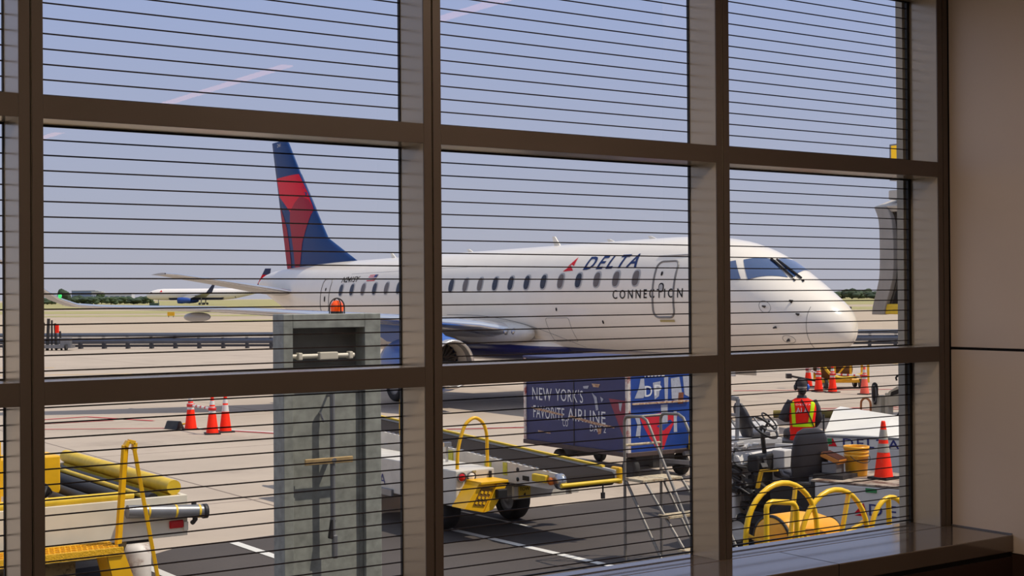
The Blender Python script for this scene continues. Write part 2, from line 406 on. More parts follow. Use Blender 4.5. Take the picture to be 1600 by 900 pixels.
# exterior return beyond the glass at the right
q = MB(); q.box(5.735, 5.9, GY+.03, .240, -.02, CEIL+.3); q.box(5.9, 8.0, GY+.03, .238, -.02, CEIL+.3); struct(q.build('wall_exterior_right', EXTM))
q = MB(); q.box(-6.3, XW+.3, -14.3, .2, FLOOR-.2, FLOOR); struct(q.build('floor', FLOORM))
q = MB(); q.box(-6.3, 12, -14.3, .3, CEIL, CEIL+.3); struct(q.build('ceiling', CEILM))
q = MB(); q.box(-6.3, XW+.3, -14.3, -14, FLOOR, CEIL); struct(q.build('wall_back', BACKM))
q = MB(); q.box(-6.3, -6, -14.3, .2, FLOOR, CEIL); struct(q.build('wall_left', BACKM))
STRIP = mat('warm_lamp', (255, 236, 214), .5, emit=((255, 172, 136), 4.5))
FILLM = mat('fill_emitter', (255, 240, 220), .5, emit=((255, 228, 202), 11.0))  # emitter for unseen fill panels, added to brighten frame fronts and side wall
def ceiling_strip(x, y0, y1, lab):
    t = thing('ceiling_light', lab, 'light', (x, (y0+y1)/2, CEIL), group='strip lights on the ceiling'); of = (x, (y0+y1)/2, CEIL)
    q = MB(); q.box(x-.06, x+.06, y0, y1, CEIL-.02, CEIL-.0005); q.build('housing', CEILM, t, of)
    q = MB(); q.box(x-.045, x+.045, y0+.02, y1-.02, CEIL-.028, CEIL-.02); q.build('diffuser', STRIP, t, of)
ceiling_strip(4.58, -2.75, -1.55, 'pinkish strip light mirrored in the glass at the top of the middle bay')
ceiling_strip(4.55, -7.4, -4.5, 'pinkish strip light mirrored in the top pane left of the middle bay')
ceiling_strip(4.42, -11.5, -9.12, 'short pinkish strip light mirrored at far left below the upper crossbar')
for x, y, w_ in ((3.2, -1.6, 'nearest the side wall'), (.6, -1.8, 'second from the side wall'), (-2.2, -2.4, 'farthest from the side wall')):
    t = thing('fill_light', 'unseen warm square fill light added on the hall ceiling, '+w_, 'light', (x, y, CEIL), group='added fill lights on the ceiling')
    q = MB(); q.box(x-.46, x+.46, y-.46, y+.46, CEIL-.02, CEIL-.0005); q.build('housing', CEILM, t, (x, y, CEIL))
    q = MB(); q.box(x-.42, x+.42, y-.42, y+.42, CEIL-.03, CEIL-.02); q.build('diffuser', FILLM, t, (x, y, CEIL))

# ------------------------------------------------------------------ the regional jet
FS=[0,.04,.12,.3,.6,1.0,1.5,2.1,2.8,3.6,4.6,6,20,22,24,26,28,29.9,30.9,31.7,32.2]
FT=[2.26,2.50,2.66,2.86,3.07,3.31,3.62,3.98,4.32,4.55,4.68,4.74,4.76,4.76,4.76,4.75,4.70,4.62,4.54,4.40,4.2]
FB=[2.26,2.05,1.94,1.83,1.73,1.66,1.60,1.56,1.53,1.51,1.50,1.50,1.50,1.52,1.68,2.08,2.62,3.15,3.45,3.75,4.0]
FW=[0,.22,.38,.58,.79,.99,1.16,1.30,1.40,1.46,1.49,1.505,1.505,1.5,1.42,1.22,.88,.55,.37,.24,.1]
NEXP = 2.15
def pchip(X, Y):
    n = len(X); h = [X[i+1]-X[i] for i in range(n-1)]; d = [(Y[i+1]-Y[i])/h[i] for i in range(n-1)]
    m_ = [0]*n; m_[0] = d[0]; m_[-1] = d[-1]
    for i in range(1, n-1):
        if d[i-1]*d[i] > 0:
            w1 = 2*h[i]+h[i-1]; w2 = h[i]+2*h[i-1]; m_[i] = (w1+w2)/(w1/d[i-1]+w2/d[i])
    def f(x):
        x = min(max(x, X[0]), X[-1]); i = 0
        while i < n-2 and x > X[i+1]: i += 1
        t = (x-X[i])/h[i]
        return ((1+2*t)*(1-t)**2*Y[i]+t*(1-t)**2*h[i]*m_[i]+t*t*(3-2*t)*Y[i+1]+t*t*(t-1)*h[i]*m_[i+1])
    return f
US = [math.sqrt(s) for s in FS]; _t, _b, _w = pchip(US, FT), pchip(US, FB), pchip(US, FW)
def sec(s):
    u = math.sqrt(max(s, 0)); return _t(u), _b(u), _w(u)
def fusP(s, th, off=0):
    t, b, w = sec(s); zc = (t+b)/2; h = (t-b)/2; sn, cs = math.sin(th), math.cos(th)
    return Vector((-(w+off)*math.copysign(abs(sn)**(2/NEXP), sn), s-9.3, zc+(h+off)*math.copysign(abs(cs)**(2/NEXP), cs)))
def fusX(s, z, off=0, side=1):
    t, b, w = sec(s); zc = (t+b)/2; h = (t-b)/2; c = min(1, abs((z-zc)/h))
    return Vector((side*(-(w*(1-c**NEXP)**(1/NEXP))-off), s-9.3, z))

jet = thing('regional_jet', 'large white passenger jet parked nose-in behind the vehicles, blue and red tail', 'airplane', (25, 27, 0))
jet.rotation_euler = (-.0123, 0, 0)
# body paint: warm white above a navy belly swoosh, bare metal look at the tail cone
def fuselage_paint():
    M = bpy.data.materials.new('fuselage_paint'); M.use_nodes = True; n = M.node_tree.nodes; l = M.node_tree.links; b = n['Principled BSDF']
    b.inputs['Roughness'].default_value = .22; b.inputs['Coat Weight'].default_value = .25; b.inputs['Coat Roughness'].default_value = .08
    t = n.new('ShaderNodeTexCoord'); sp = n.new('ShaderNodeSeparateXYZ'); l.new(t.outputs['Object'], sp.inputs[0])
    cr = n.new('ShaderNodeFloatCurve'); mr = n.new('ShaderNodeMapRange'); mr.inputs['From Min'].default_value = -9.3; mr.inputs['From Max'].default_value = 22.9
    l.new(sp.outputs['Y'], mr.inputs['Value']); l.new(mr.outputs[0], cr.inputs['Value'])
    pts = [(0, .0), (3.6, .0), (5.0, .168), (10.3, .18), (13.2, .192), (17.0, .20), (20, .175), (24, .16), (26, 0), (32.2, 0)]
    c = cr.mapping.curves[0]; c.points[0].location = (0, 0); c.points[1].location = (1, 0)
    for s, z in pts[1:-1]: c.points.new(s/32.2, z)
    for p in c.points: p.handle_type = 'VECTOR'
    cr.mapping.update()
    mu = n.new('ShaderNodeMath'); mu.operation = 'MULTIPLY'; l.new(cr.outputs[0], mu.inputs[0]); mu.inputs[1].default_value = 10
    lt = n.new('ShaderNodeMath'); lt.operation = 'LESS_THAN'; l.new(sp.outputs['Z'], lt.inputs[0]); l.new(mu.outputs[0], lt.inputs[1])
    ns = n.new('ShaderNodeTexNoise'); ns.inputs['Scale'].default_value = 1.2; ns.inputs['Detail'].default_value = 6; l.new(t.outputs['Object'], ns.inputs['Vector'])
    m0 = n.new('ShaderNodeMix'); m0.data_type = 'RGBA'; m0.inputs['A'].default_value = (*lin((244, 234, 218)), 1); m0.inputs['B'].default_value = (*lin((234, 222, 205)), 1); l.new(ns.outputs['Fac'], m0.inputs['Factor'])
    m1 = n.new('ShaderNodeMix'); m1.data_type = 'RGBA'; l.new(lt.outputs[0], m1.inputs['Factor']); l.new(m0.outputs['Result'], m1.inputs['A']); m1.inputs['B'].default_value = (*lin((20, 30, 92)), 1)
    l.new(m1.outputs['Result'], b.inputs['Base Color']); return M
FUS = fuselage_paint()
st = [0.0005]+[i*i*.0045 for i in range(1, 37)]
while st[-1] < 32.0: st.append(st[-1]+.4)
st = [s for s in st if s < 32.15]+[32.2]
b = MB(); NR = 72
b.loft([[fusP(s, 2*PI*k/NR) for k in range(NR)] for s in st]); b.build('fuselage', FUS, jet)
# belly fairing
FAIR = mat('fairing_paint', (206, 200, 190), .3, var=.04, coat=.2)
b = MB(); rings = []
for i in range(25):
    a = PI*i/24; y = 4.6-4.4*math.cos(a); k = math.sin(a)**.7+1e-3
    rings.append([(1.78*k*math.copysign(abs(math.sin(2*PI*j/32))**.7, math.sin(2*PI*j/32)), y, 1.78+.47*k*math.cos(2*PI*j/32)) for j in range(32)])
b.loft(rings); b.build('belly_fairing', FUS, jet)
# cabin windows
GLD = mat('cabin_glass', (26, 28, 42), .15, spec=.5); GLB = mat('cabin_shade', (104, 92, 84), .3); FRAME = mat('window_surround', (176, 172, 168), .35)
def oval(cs, cz, hw, hh, n=20, e=2.6):
    return [(cs+hw*math.copysign(abs(math.cos(2*PI*k/n))**(2/e), math.cos(2*PI*k/n)), cz+hh*math.copysign(abs(math.sin(2*PI*k/n))**(2/e), math.sin(2*PI*k/n))) for k in range(n)]
shades = {0, 1, 2, 4, 9, 10, 12, 16, 18}
for side in (1, -1):
    for i in range(21):
        s0 = 5.968+.8175*i
        q = MB(); q.decal(oval(s0, 3.65, .165, .235), lambda a, z: fusX(a, z, .006, side), .16); wf = q.build('cabin_window', FRAME, jet)
        q = MB(); q.decal(oval(s0+.012, 3.65, .125, .195), lambda a, z: fusX(a, z, .012, side), .16)
        q.build('pane', GLB if (i in shades and side == 1) else GLD, wf)
# flight deck windows
CG = mat('cockpit_glass', (40, 70, 116), .04, spec=1.0, coat=1.0)
def quad_pane(c, n=10, off=.010):
    """corners (s,theta): top-aft, top-front, bottom-front, bottom-aft"""
    q = MB(); R = []
    for i in range(n+1):
        row = []
        for j in range(n+1):
            a, d = i/n, j/n
            tp = [c[0][k]*(1-a)+c[1][k]*a for k in (0, 1)]; bt = [c[3][k]*(1-a)+c[2][k]*a for k in (0, 1)]
            row.append(fusP(tp[0]*(1-d)+bt[0]*d, tp[1]*(1-d)+bt[1]*d, off))
        R.append(row)
    q.loft(R, cap=False, closed=False); return q
WS = [[(2.607, .623), (2.195, .20), (1.484, .388), (2.185, .981)], [(2.15, .135), (2.25, -.50), (2.10, -.93), (1.42, .27)]]
SW = [[(3.05, .86), (2.766, .711), (2.369, 1.03), (2.75, 1.17)], [(3.05, -.80), (2.74, -.66), (2.45, -1.06), (2.80, -1.17)]]
TRIMM = mat('window_seal', (170, 166, 160), .4)
for c in WS: 
    w_ = quad_pane(c, off=.010).build('windshield', CG, jet)
for c in SW: quad_pane(c, off=.010).build('cockpit_side_window', CG, jet)
for (s0, t0), (s1, t1) in (((2.13, .175), (1.42, .325)),):
    q = MB(); q.tube([fusP(s0+(s1-s0)*k/8, t0+(t1-t0)*k/8, .012) for k in range(9)], .022, 6); q.build('windshield_post', TRIMM, jet)
for a, c in (((2.17, .24), (1.40, .33)), ((2.09, .16), (1.30, .17))):
    q = MB(); q.tube([fusP(a[0]+(c[0]-a[0])*k/8, a[1]+(c[1]-a[1])*k/8, .04) for k in range(9)], .014, 6)
    q.tube([fusP(a[0]+(c[0]-a[0])*k/8+.03, a[1]+(c[1]-a[1])*k/8-.03, .03) for k in range(9)], .022, 6)
    q.tube([fusP(c[0], c[1], .0), fusP(c[0]-.10, c[1]+.03, .04)], .02, 6); q.build('wiper', LBLK, jet)
# doors
DOORL = mat('door_outline', (126, 122, 118), .4)
def door(s0, s1, z0, z1, name, side=1, w=.030, rnd=.18):
    P = []
    for cx, cz, a in ((s1-rnd, z1-rnd, 0), (s0+rnd, z1-rnd, PI/2), (s0+rnd, z0+rnd, PI), (s1-rnd, z0+rnd, 3*PI/2)):
        for k in range(6):
            an = a+PI/2*k/5; P.append((cx+rnd*math.cos(an), cz+rnd*math.sin(an)))
    P.append(P[0]); full = []
    for (a0, c0), (a1, c1) in zip(P[:-1], P[1:]):
        n = max(1, int(math.hypot(a1-a0, c1-c0)/.12))
        full += [(a0+(a1-a0)*k/n, c0+(c1-c0)*k/n) for k in range(n)]
    full.append(P[-1])
    q = MB(); q.tube([fusX(a, z, .0, side) for a, z in full], w, 6, cap=False); o = q.build(name, DOORL, jet); return o
d1 = door(4.46, 5.25, 2.62, 4.05, 'service_door')
q = MB(); q.decal(oval(4.98, 3.74, .035, .055), lambda a, z: fusX(a, z, .014), .1); q.build('peephole', LBLK, d1)
q = MB(); q.decal(oval(4.93, 3.38, .10, .12), lambda a, z: fusX(a, z, .008), .1); q.build('door_handle', LBLK, d1)
q = MB(); q.decal(oval(4.93, 3.38, .07, .085), lambda a, z: fusX(a, z, .014), .1); q.build('handle_recess', FRAME, d1)
q = MB(); q.tube([fusX(s, 4.20, .01) for s in (4.15, 4.4, 4.7, 5.0, 5.35)], .02, 6); q.build('rain_gutter', FRAME, d1)
q = MB(); q.decal([(4.5, 2.50), (5.05, 2.50), (5.05, 2.56), (4.5, 2.56)], lambda a, z: fusX(a, z, .012), .2); q.build('door_sill', mat('sill_brass', (176, 156, 100), .4), d1)
d2 = door(23.25, 23.98, 2.86, 4.08, 'rear_service_door', w=.018)
q = MB(); q.decal(oval(23.6, 3.7, .04, .06), lambda a, z: fusX(a, z, .012), .1); q.build('peephole', LBLK, d2)
q = MB(); q.decal(oval(23.6, 3.35, .05, .1), lambda a, z: fusX(a, z, .012), .1); q.build('door_handle', LBLK, d2)
door(4.46, 5.25, 2.62, 4.30, 'passenger_door', side=-1); door(23.25, 23.98, 2.86, 4.2, 'rear_passenger_door', side=-1)
door(8.9, 10.0, 1.95, 2.62, 'cargo_door', w=.007, rnd=.08)
# radome line and probes
q = MB(); q.tube([fusP(.62, .9+1.9*k/24, .001) for k in range(25)], .006, 5); q.build('radome_seam', DOORL, jet)
for s, th in ((1.59, 1.378), (1.02, 1.007), (1.317, 1.751), (1.072, 2.057), (.8, 1.3)):
    q = MB(); p0 = fusP(s, th, 0); p1 = fusP(s, th, .07); q.tube([p0, p1, p1+Vector((0, -.10, 0))], [.03, .022, .010], 8); q.build('air_data_probe', DARK, jet)
for s, h_ in ((11.3, .30), (8.7, .10), (6.9, .10), (5.0, .14), (21.0, .20), (16, .12)):
    q = MB(); z0 = sec(s)[0]-.02; y0 = s-9.3
    q.prism([(y0-.16, z0), (y0+.14, z0), (y0+.24, z0+h_), (y0+.12, z0+h_)], 'x', -.018, .018); q.build('antenna', WHITE, jet)
for s, th in ((1.59, 1.378), (1.072, 2.057)):
    q = MB(); q.tube([fusP(s+.15*math.cos(2*PI*k/24), th+.15*math.sin(2*PI*k/24)/1.2, .0) for k in range(25)], .006, 5, cap=False); q.build('sensor_ring', DOORL, jet)
q = MB(); q.tube([fusX(15.2-t*6.4, 2.74-.95*t**2.6, .0) for t in [k/24 for k in range(25)]], .008, 5); q.build('fairing_seam', DOORL, jet)
q = MB(); q.tube([fusX(s, 4.22, .0) for s in (14, 16, 18, 20, 22)], .004, 4); q.build('skin_seam', DOORL, jet)
for s, z in ((9.4, 2.86), (7.4, 2.5), (3.9, 2.5)):
    q = MB(); q.decal(oval(s, z, .035, .05, 10), lambda a, b_: fusX(a, b_, .008), .1); q.build('drain_port', LBLK, jet)
# vertical fin
def finLE(z):
    pts = [(4.3, 15.6), (4.72, 14.32), (5.1, 15.25), (5.72, 16.74), (6.89, 17.74), (8.47, 19.10), (9.73, 20.1), (9.9, 20.35)]
    if z <= 4.72: return 14.32+(4.72-z)*1.5
    for (za, ya), (zb, yb) in zip(pts[1:-1], pts[2:]):
        if z <= zb: return ya+(yb-ya)*(z-za)/(zb-za)
    return pts[-1][1]
def finTE(z): return 20.27+(21.64-20.27)*(z-4.4)/(9.88-4.4)
def naca(c): return 5*(.2969*math.sqrt(max(c, 0))-.126*c-.3516*c*c+.2843*c**3-.1015*c**4)
def finX(y, z, off=0, side=-1):
    le, te = finLE(z), finTE(z); ch = te-le; c = min(max((y-le)/ch, .001), .999)
    tk = .34-.022*(z-4.4)
    return Vector((side*(tk*naca(c)*1.0+off), y, z))
CS = [0, .004, .015, .04, .08, .14, .22, .32, .45, .58, .72, .86, 1.0]
FINB = mat('tail_blue', (6, 56, 112), .45, var=.04, spec=.25)
b = MB(); rings = []
for z in [4.2, 4.45, 4.72, 4.9, 5.1, 5.4, 5.72, 6.3, 6.89, 7.7, 8.47, 9.1, 9.73, 9.86]:
    le, te = finLE(z), finTE(z); tk = .34-.022*(z-4.4)
    if z > 9.8: tk *= .6
    rings.append([(-tk*naca(c), le+(te-le)*c, z) for c in CS]+[(tk*naca(c), le+(te-le)*c, z) for c in CS[-2:0:-1]])
b.loft(rings); fin = b.build('tail_fin', FINB, jet)
REDB = mat('tail_red', (224, 10, 44), .45, spec=.25); REDD = mat('tail_dark_red', (160, 22, 48), .45, spec=.25)
br = [(21.17,8.37),(19.07,8.38),(18.37,7.6),(17.80,6.89),(18.19,7.29),(18.79,7.5),(19.32,7.25),(19.82,6.92),(20.3,7.23),(20.90,7.58)]
d1_ = [(18.79,7.5),(18.19,7.29),(17.80,6.87),(18.12,6.41),(18.7,5.6),(19.04,4.64),(19.49,4.55),(19.63,5.47),(19.88,6.43),(19.82,6.92),(19.32,7.25)]
d2_ = [(20.88,7.19),(20.51,6.72),(20.22,6.28),(20.04,5.67),(19.92,4.98),(19.9,4.51),(20.28,4.46),(20.48,5.34),(20.70,6.31)]
for pl, m_, nm in ((br, REDB, 'bright_red_marking'), (d1_, REDD, 'dark_red_marking'), (d2_, REDD, 'dark_red_marking')):
    q = MB()
    for sd_ in (-1, 1): q.decal(pl, lambda y, z: finX(y, z, .012, sd_), .35)
    q.build(nm, m_, fin)
q = MB(); q.text('241', lambda a, z: finX(20.95-a, 9.62+z, .012), .34, .14, .03, tol=.2); q.build('lettering', LWHT, fin)
# horizontal stabilisers
def wing_loft(secs, c0, c1, off=0.0, tk=.11):
    """secs: (x, yLE, chord, z, thickness factor); part of the chord from c0 to c1"""
    cs = [c for c in CS if c0 <= c <= c1]
    if c1 not in cs: cs.append(c1)
    if c0 not in cs: cs.insert(0, c0)
    R = []
    for x, y, ch, z, f in secs:
        t = tk*f
        up = [(x, y+ch*c-(off if c == 0 else 0), z+ch*t*naca(c)*.62+off) for c in cs]; dn = [(x, y+ch*c-(off if c == 0 else 0), z-ch*t*naca(c)*.48-off) for c in reversed(cs)]
        if c0 == 0: dn = dn[:-1]
        R.append(up+dn)
    return R
WINGM = mat('wing_grey', (168, 166, 164), .35, .1, var=.04, vscale=2)
for sd_ in (-1, 1):
    S = [(sd_*.6, 17.6, 3.3, 3.62, 1.0), (sd_*.9, 17.8, 3.15, 3.66, 1), (sd_*3, 19.1, 2.4, 4.08, .9), (sd_*4.7, 20.2, 1.85, 4.40, .8), (sd_*5.05, 20.5, 1.6, 4.44, .7)]
    q = MB(); q.loft(wing_loft(S, 0, 1, 0, .13)); h = q.build('tailplane', WINGM, jet)
    q = MB(); q.loft(wing_loft(S, 0, .08, .006, .13)); q.build('leading_edge', SILV, h)
# wings: x, LE y, chord, z
for sd_ in (-1, 1):
    S = [(sd_*1.0, 1.35, 5.4, 2.12, 1.25), (sd_*1.6, 1.85, 5.1, 2.22, 1.2), (sd_*2.6, 2.3, 4.5, 2.42, 1.1), (sd_*4.2, 3.10, 3.6, 2.60, 1.0), (sd_*6.0, 4.0, 2.9, 2.75, .95), (sd_*9.0, 5.5, 2.1, 2.98, .9),
         (sd_*12.0, 7.05, 1.45, 3.10, .85), (sd_*12.6, 7.4, 1.3, 3.16, .85), (sd_*13.0, 7.75, 1.15, 3.34, .85), (sd_*13.3, 8.2, 1.0, 3.62, .85), (sd_*13.75, 9.1, .75, 4.15, .85), (sd_*14.15, 9.95, .5, 4.6, .85)]
    q = MB(); q.loft(wing_loft(S, 0, 1, 0, .165)); wg = q.build('wing', WINGM, jet)
    q = MB(); q.loft(wing_loft(S, 0, .14, .007, .165)); q.build('leading_edge', SILV, wg)
    for x, y, ln in ((5.2, 6.3, 2.4), (9.3, 7.0, 1.9)):
        z0 = 2.50 if x < 6 else 2.80
        q = MB(); R = []
        for i in range(13):
            a = PI*i/12; k = math.sin(a)**.8+.002
            R.append([(sd_*x+.11*k*math.cos(2*PI*j/12), y-ln/2*math.cos(a), z0-.02+.14*k*math.sin(2*PI*j/12)) for j in range(12)])
        q.loft(R); q.build('flap_fairing', WINGM, wg)
    # wing root glove with landing lights
    q = MB(); R = []
    for i in range(17):
        a = PI*i/16; k = math.sin(a)**.75+.002; y = 3.2-2.0*math.cos(a)
        R.append([(sd_*(1.55+.42*k*math.cos(2*PI*j/18)), y, 2.18+.36*k*math.sin(2*PI*j/18)) for j in range(18)])
    q.loft(R); gl_ = q.build('wing_root_fairing', FAIR, jet)
    for dx in (-.10, .10):
        q = MB(); q.ball((sd_*1.86+dx*.5, 1.86-dx*1.3*sd_*-1, 2.24), .10, 12, 8, (1, .8, 1)); q.build('landing_light', STEEL, gl_)
q = MB()
q.ball((-13.02, 7.72, 3.42), .10, 10, 7, (.4, 1.2, .7)); q.build('navigation_light', mat('green_lens', (40, 200, 90), .2, emit=((60, 230, 110), .8)), jet)
# engines
EBLUE = mat('nacelle_blue', (34, 92, 176), .3, coat=.3); ELIP = mat('intake_lip', (216, 210, 204), .22, .75); EIN = mat('intake_duct', (196, 186, 174), .4, .2); FAN = mat('fan_blades', (90, 86, 84), .35, .6)
for sd_ in (-1, 1):
    ex, ey, ez = sd_*4.0, 1.5, 1.37
    eng = MB(); eng.lathe([(.66, .12), (.76, .4), (.83, .9), (.85, 1.4), (.80, 2.1), (.68, 2.9), (.60, 3.2), (.55, 3.2)], (ex, ey, ez), 'y', 48); en = eng.build('engine_nacelle', EBLUE, jet)
    q = MB(); q.lathe([(.60, .34), (.60, .10), (.615, .03), (.645, 0), (.675, .03), (.70, .12), (.705, .22)], (ex, ey, ez), 'y', 48); q.build('intake_lip', ELIP, en)
    q = MB(); q.lathe([(.60, .30), (.585, .5), (.59, .75)], (ex, ey, ez), 'y', 48); q.build('intake_duct', EIN, en)
    q = MB()
    for k in range(24):
        a = 2*PI*k/24; M_ = Matrix.Translation((ex, ey+.72, ez)) @ Matrix.Rotation(a, 4, 'Y') @ Matrix.Rotation(.7, 4, 'Z')
        q.box(-.055, .055, -.006, .006, .12, .585, M_)
    q.build('fan', FAN, en)
    q = MB(); q.lathe([(0, .40), (.08, .46), (.14, .58), (.17, .72), (.17, .9)], (ex, ey, ez), 'y', 24); q.build('spinner', DARK, en)
    q = MB(); q.lathe([(.59, .86), (.001, .86)], (ex, ey, ez), 'y', 48); q.build('fan_backplate', DARKJ, en)
    q = MB(); q.lathe([(.42, 3.0), (.40, 3.3), (.25, 3.7), (.05, 4.0)], (ex, ey, ez), 'y', 32); q.lathe([(.55, 3.2), (.42, 3.15)], (ex, ey, ez), 'y', 32); q.build('exhaust_cone', DARK, en)
    q = MB(); q.prism([(ey+.5, ez+.72), (ey+1.2, ez+1.08), (ey+3.0, ez+1.2), (ey+5.2, ez+1.15), (ey+3.6, ez+.6), (ey+2.2, ez+.5)], 'x', ex-.13, ex+.13); q.build('pylon', EBLUE, en, bev=.03)
# landing gear
def wheel(parent, c, r, w, name='wheel', axis='x', hub=None, off=(0, 0, 0)):
    q = MB(); h = w/2; p = [(r*.60, -h*.8), (r*.86, -h), (r*.97, -h*.72), (r, -h*.3), (r, h*.3), (r*.97, h*.72), (r*.86, h), (r*.60, h*.8)]
    q.lathe([(p[-1][0], p[-1][1])]+p if False else p, c, axis, 28); o = q.build(name, TYRE, parent, off)
    q = MB(); q.lathe([(.001, -h*.62), (r*.2, -h*.7), (r*.45, -h*.45), (r*.62, -h*.8), (r*.62, h*.8), (r*.45, h*.45), (r*.2, h*.7), (.001, h*.62)], c, axis, 20); q.build('hub', hub or GREY, o, off)
    return o
def ground_z(y): return .0123*y     # the jet sits a touch nose-up
for sd_ in (-1, 1):
    y = 6.35; z0 = ground_z(y); q = MB(); q.tube([(sd_*2.75, y, 2.4), (sd_*2.75, y, .55+z0)], [.13, .10], 14); q.tube([(sd_*2.75, y, 1.2), (sd_*2.0, y+.2, 2.2)], .06, 10); q.tube([(sd_*2.45, y, .5+z0), (sd_*3.05, y, .5+z0)], .07, 10); g_ = q.build('main_landing_gear', GREY, jet)
    wheel(g_, (sd_*2.45, y, .48+z0), .48, .30); wheel(g_, (sd_*3.05, y, .48+z0), .48, .30)
    q = MB(); q.box(sd_*2.75-.02+sd_*.2, sd_*2.75+.02+sd_*.2, y-.45, y+.35, 1.1, 2.3); q.build('gear_door', WHITE, g_, bev=.01)
y = -4.55; z0 = ground_z(y); q = MB(); q.tube([(0, y, 1.7), (0, y, .36+z0)], [.10, .07], 14); q.tube([(0, y, 1.0), (0, y+.7, 1.6)], .04, 10); q.tube([(-.22, y, .32+z0), (.22, y, .32+z0)], .05, 10); g_ = q.build('nose_landing_gear', GREY, jet)
wheel(g_, (-.2, y, .31+z0), .31, .2); wheel(g_, (.2, y, .31+z0), .31, .2)
for sd_ in (-1, 1):
    q = MB(); q.box(sd_*.36-.015, sd_*.36+.015, y-1.3, y-.15, 1.12, 1.62); q.build('gear_door', WHITE, g_, bev=.01)
# markings
q = MB(); q.text('DELTA', lambda a, z: fusX(8.36-a, 3.935+z, .012), 2.28, .365, .30, space=1.35, tol=.2, bold=.02); q.build('airline_lettering', LBLUE, jet)
tri = lambda pts, m_, nm: MB().decal(pts, lambda a, z: fusX(a, z, .012), .15).build(nm, m_, jet)
tri([(8.86, 4.31), (8.84, 4.06), (8.98, 4.11), (9.14, 4.02)], LRED, 'red_emblem'); tri([(9.26, 3.92), (8.99, 4.075), (8.80, 3.935)], LRED, 'red_emblem')
q = MB(); q.text('CONNECTION', lambda a, z: fusX(6.86-a, 3.115+z, .012), 2.74, .235, 0, space=1.5, tol=.25, bold=.008); q.build('lower_lettering', LBLK, jet)
q = MB(); q.text('N241SY', lambda a, z: fusX(22.48-a, 3.92+z, .012), 1.22, .20, .25, tol=.2, bold=.01); q.build('registration_lettering', LBLK, jet)
FL = [(20.62, 20.03), (3.93, 4.14)]
for k in range(7):
    za = 3.93+.21*k/7; q = MB(); q.decal([(20.62-(za-3.93)*.4, za), (20.05-(za-3.93)*.4, za), (20.05-(za+.03-3.93)*.4, za+.03), (20.62-(za+.03-3.93)*.4, za+.03)], lambda a, z: fusX(a, z, .012), .2); q.build('flag_stripe', LRED if k % 2 == 0 else LWHT, jet)
q = MB(); q.decal([(20.20, 4.05), (19.99, 4.05), (19.95, 4.145), (20.16, 4.145)], lambda a, z: fusX(a, z, .018), .2); q.build('flag_canton', LNAVY, jet)

# ------------------------------------------------------------------ galvanised cabinet just outside the glass
cx0, cx1, cyf, ct = 4.085, 4.825, 4.0, 3.135
cab = thing('electrical_cabinet', 'tall galvanised steel cabinet with an orange beacon on top, close outside the glass', 'cabinet', (4.45, 4.08, 0)); of = (4.45, 4.08, 0)
q = MB()
q.box(cx0, cx0+.07, cyf, cyf+.165, 0, ct); q.box(cx1-.125, cx1, cyf, cyf+.165, 0, ct)          # side posts
q.box(cx0+.07, cx1-.125, cyf, cyf+.165, ct-.095, ct); q.box(cx0+.07, cx1-.125, cyf, cyf+.165, 2.70, 2.76); q.box(cx0+.07, cx1-.125, cyf, cyf+.165, 0, .12)
q.build('body', GALV, cab, of, bev=.004)
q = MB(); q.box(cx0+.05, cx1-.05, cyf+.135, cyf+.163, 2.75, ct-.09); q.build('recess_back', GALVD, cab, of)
q = MB(); q.box(cx0+.07, cx1-.125, cyf+.045, cyf+.08, .12, 2.70); dr = q.build('door', GALV, cab, of)
q = MB(); q.box(cx0+.073, cx0+.095, cyf+.036, cyf+.0455, .14, 2.68); q.box(cx1-.150, cx1-.128, cyf+.036, cyf+.0455, .14, 2.68); q.build('door_edge', GALV, dr, of)
IVORY = mat('ivory_enamel', (206, 198, 180), .4, var=.08)
BRASS = mat('dirty_brass', (196, 166, 118), .4, .5, var=.2, vscale=20)
q = MB(); q.tube([(4.17, cyf+.05, 2.85), (4.63, cyf+.03, 2.85)], .016, 12); q.build('crossbar', IVORY, cab, of)
q = MB(); q.obox((4.43, cyf+.035, 2.85), (.14, .05, .052)); q.obox((4.22, cyf+.04, 2.85), (.03, .05, .05)); q.obox((4.60, cyf+.035, 2.85), (.03, .05, .05)); q.build('bracket', IVORY, cab, of, bev=.006)
q = MB(); q.tube([(4.43, cyf-.03, 2.60), (4.43, cyf-.03, 1.62)], .017, 10); q.tube([(4.43, cyf+.045, 2.58), (4.43, cyf-.03, 2.58)], .009, 8); q.build('lock_rod', GREY, dr, of)
q = MB(); q.obox((4.395, cyf-.045, 2.145), (.36, .018, .042)); q.build('handle_bar', BRASS, dr, of, bev=.004)
q = MB(); q.tube([(4.43, cyf+.045, 2.145), (4.43, cyf-.055, 2.145)], .018, 10); q.build('handle_boss', STEEL, dr, of)
q = MB(); q.obox((4.42, cyf-.03, 1.68), (.03, .03, .13), ry=.15); q.build('padlock_hasp', DARK, dr, of, bev=.005)
q = MB(); q.obox((4.44, cyf-.035, 1.56), (.035, .035, .16)); q.build('latch', GREY, dr, of, bev=.008)
q = MB(); q.tube([(4.37, cyf+.04, 2.47), (4.39, cyf+.02, 2.40)], .007, 6); q.build('key', STEEL, dr, of)
BEAC = mat('amber_lens', (255, 92, 20), .12, emit=((255, 70, 10), .25))
bx, by = 4.53, 4.085
q = MB(); q.lathe([(.045, ct+.0), (.045, ct+.015), (.042, ct+.02)], (bx, by, 0), 'z', 20); bc = q.build('beacon_base', DARK, cab, of)
q = MB(); q.lathe([(.044, ct+.015), (.046, ct+.04), (.042, ct+.065), (.028, ct+.085), (.001, ct+.092)], (bx, by, 0), 'z', 24); q.build('beacon_lens', BEAC, bc, of)
q = MB()
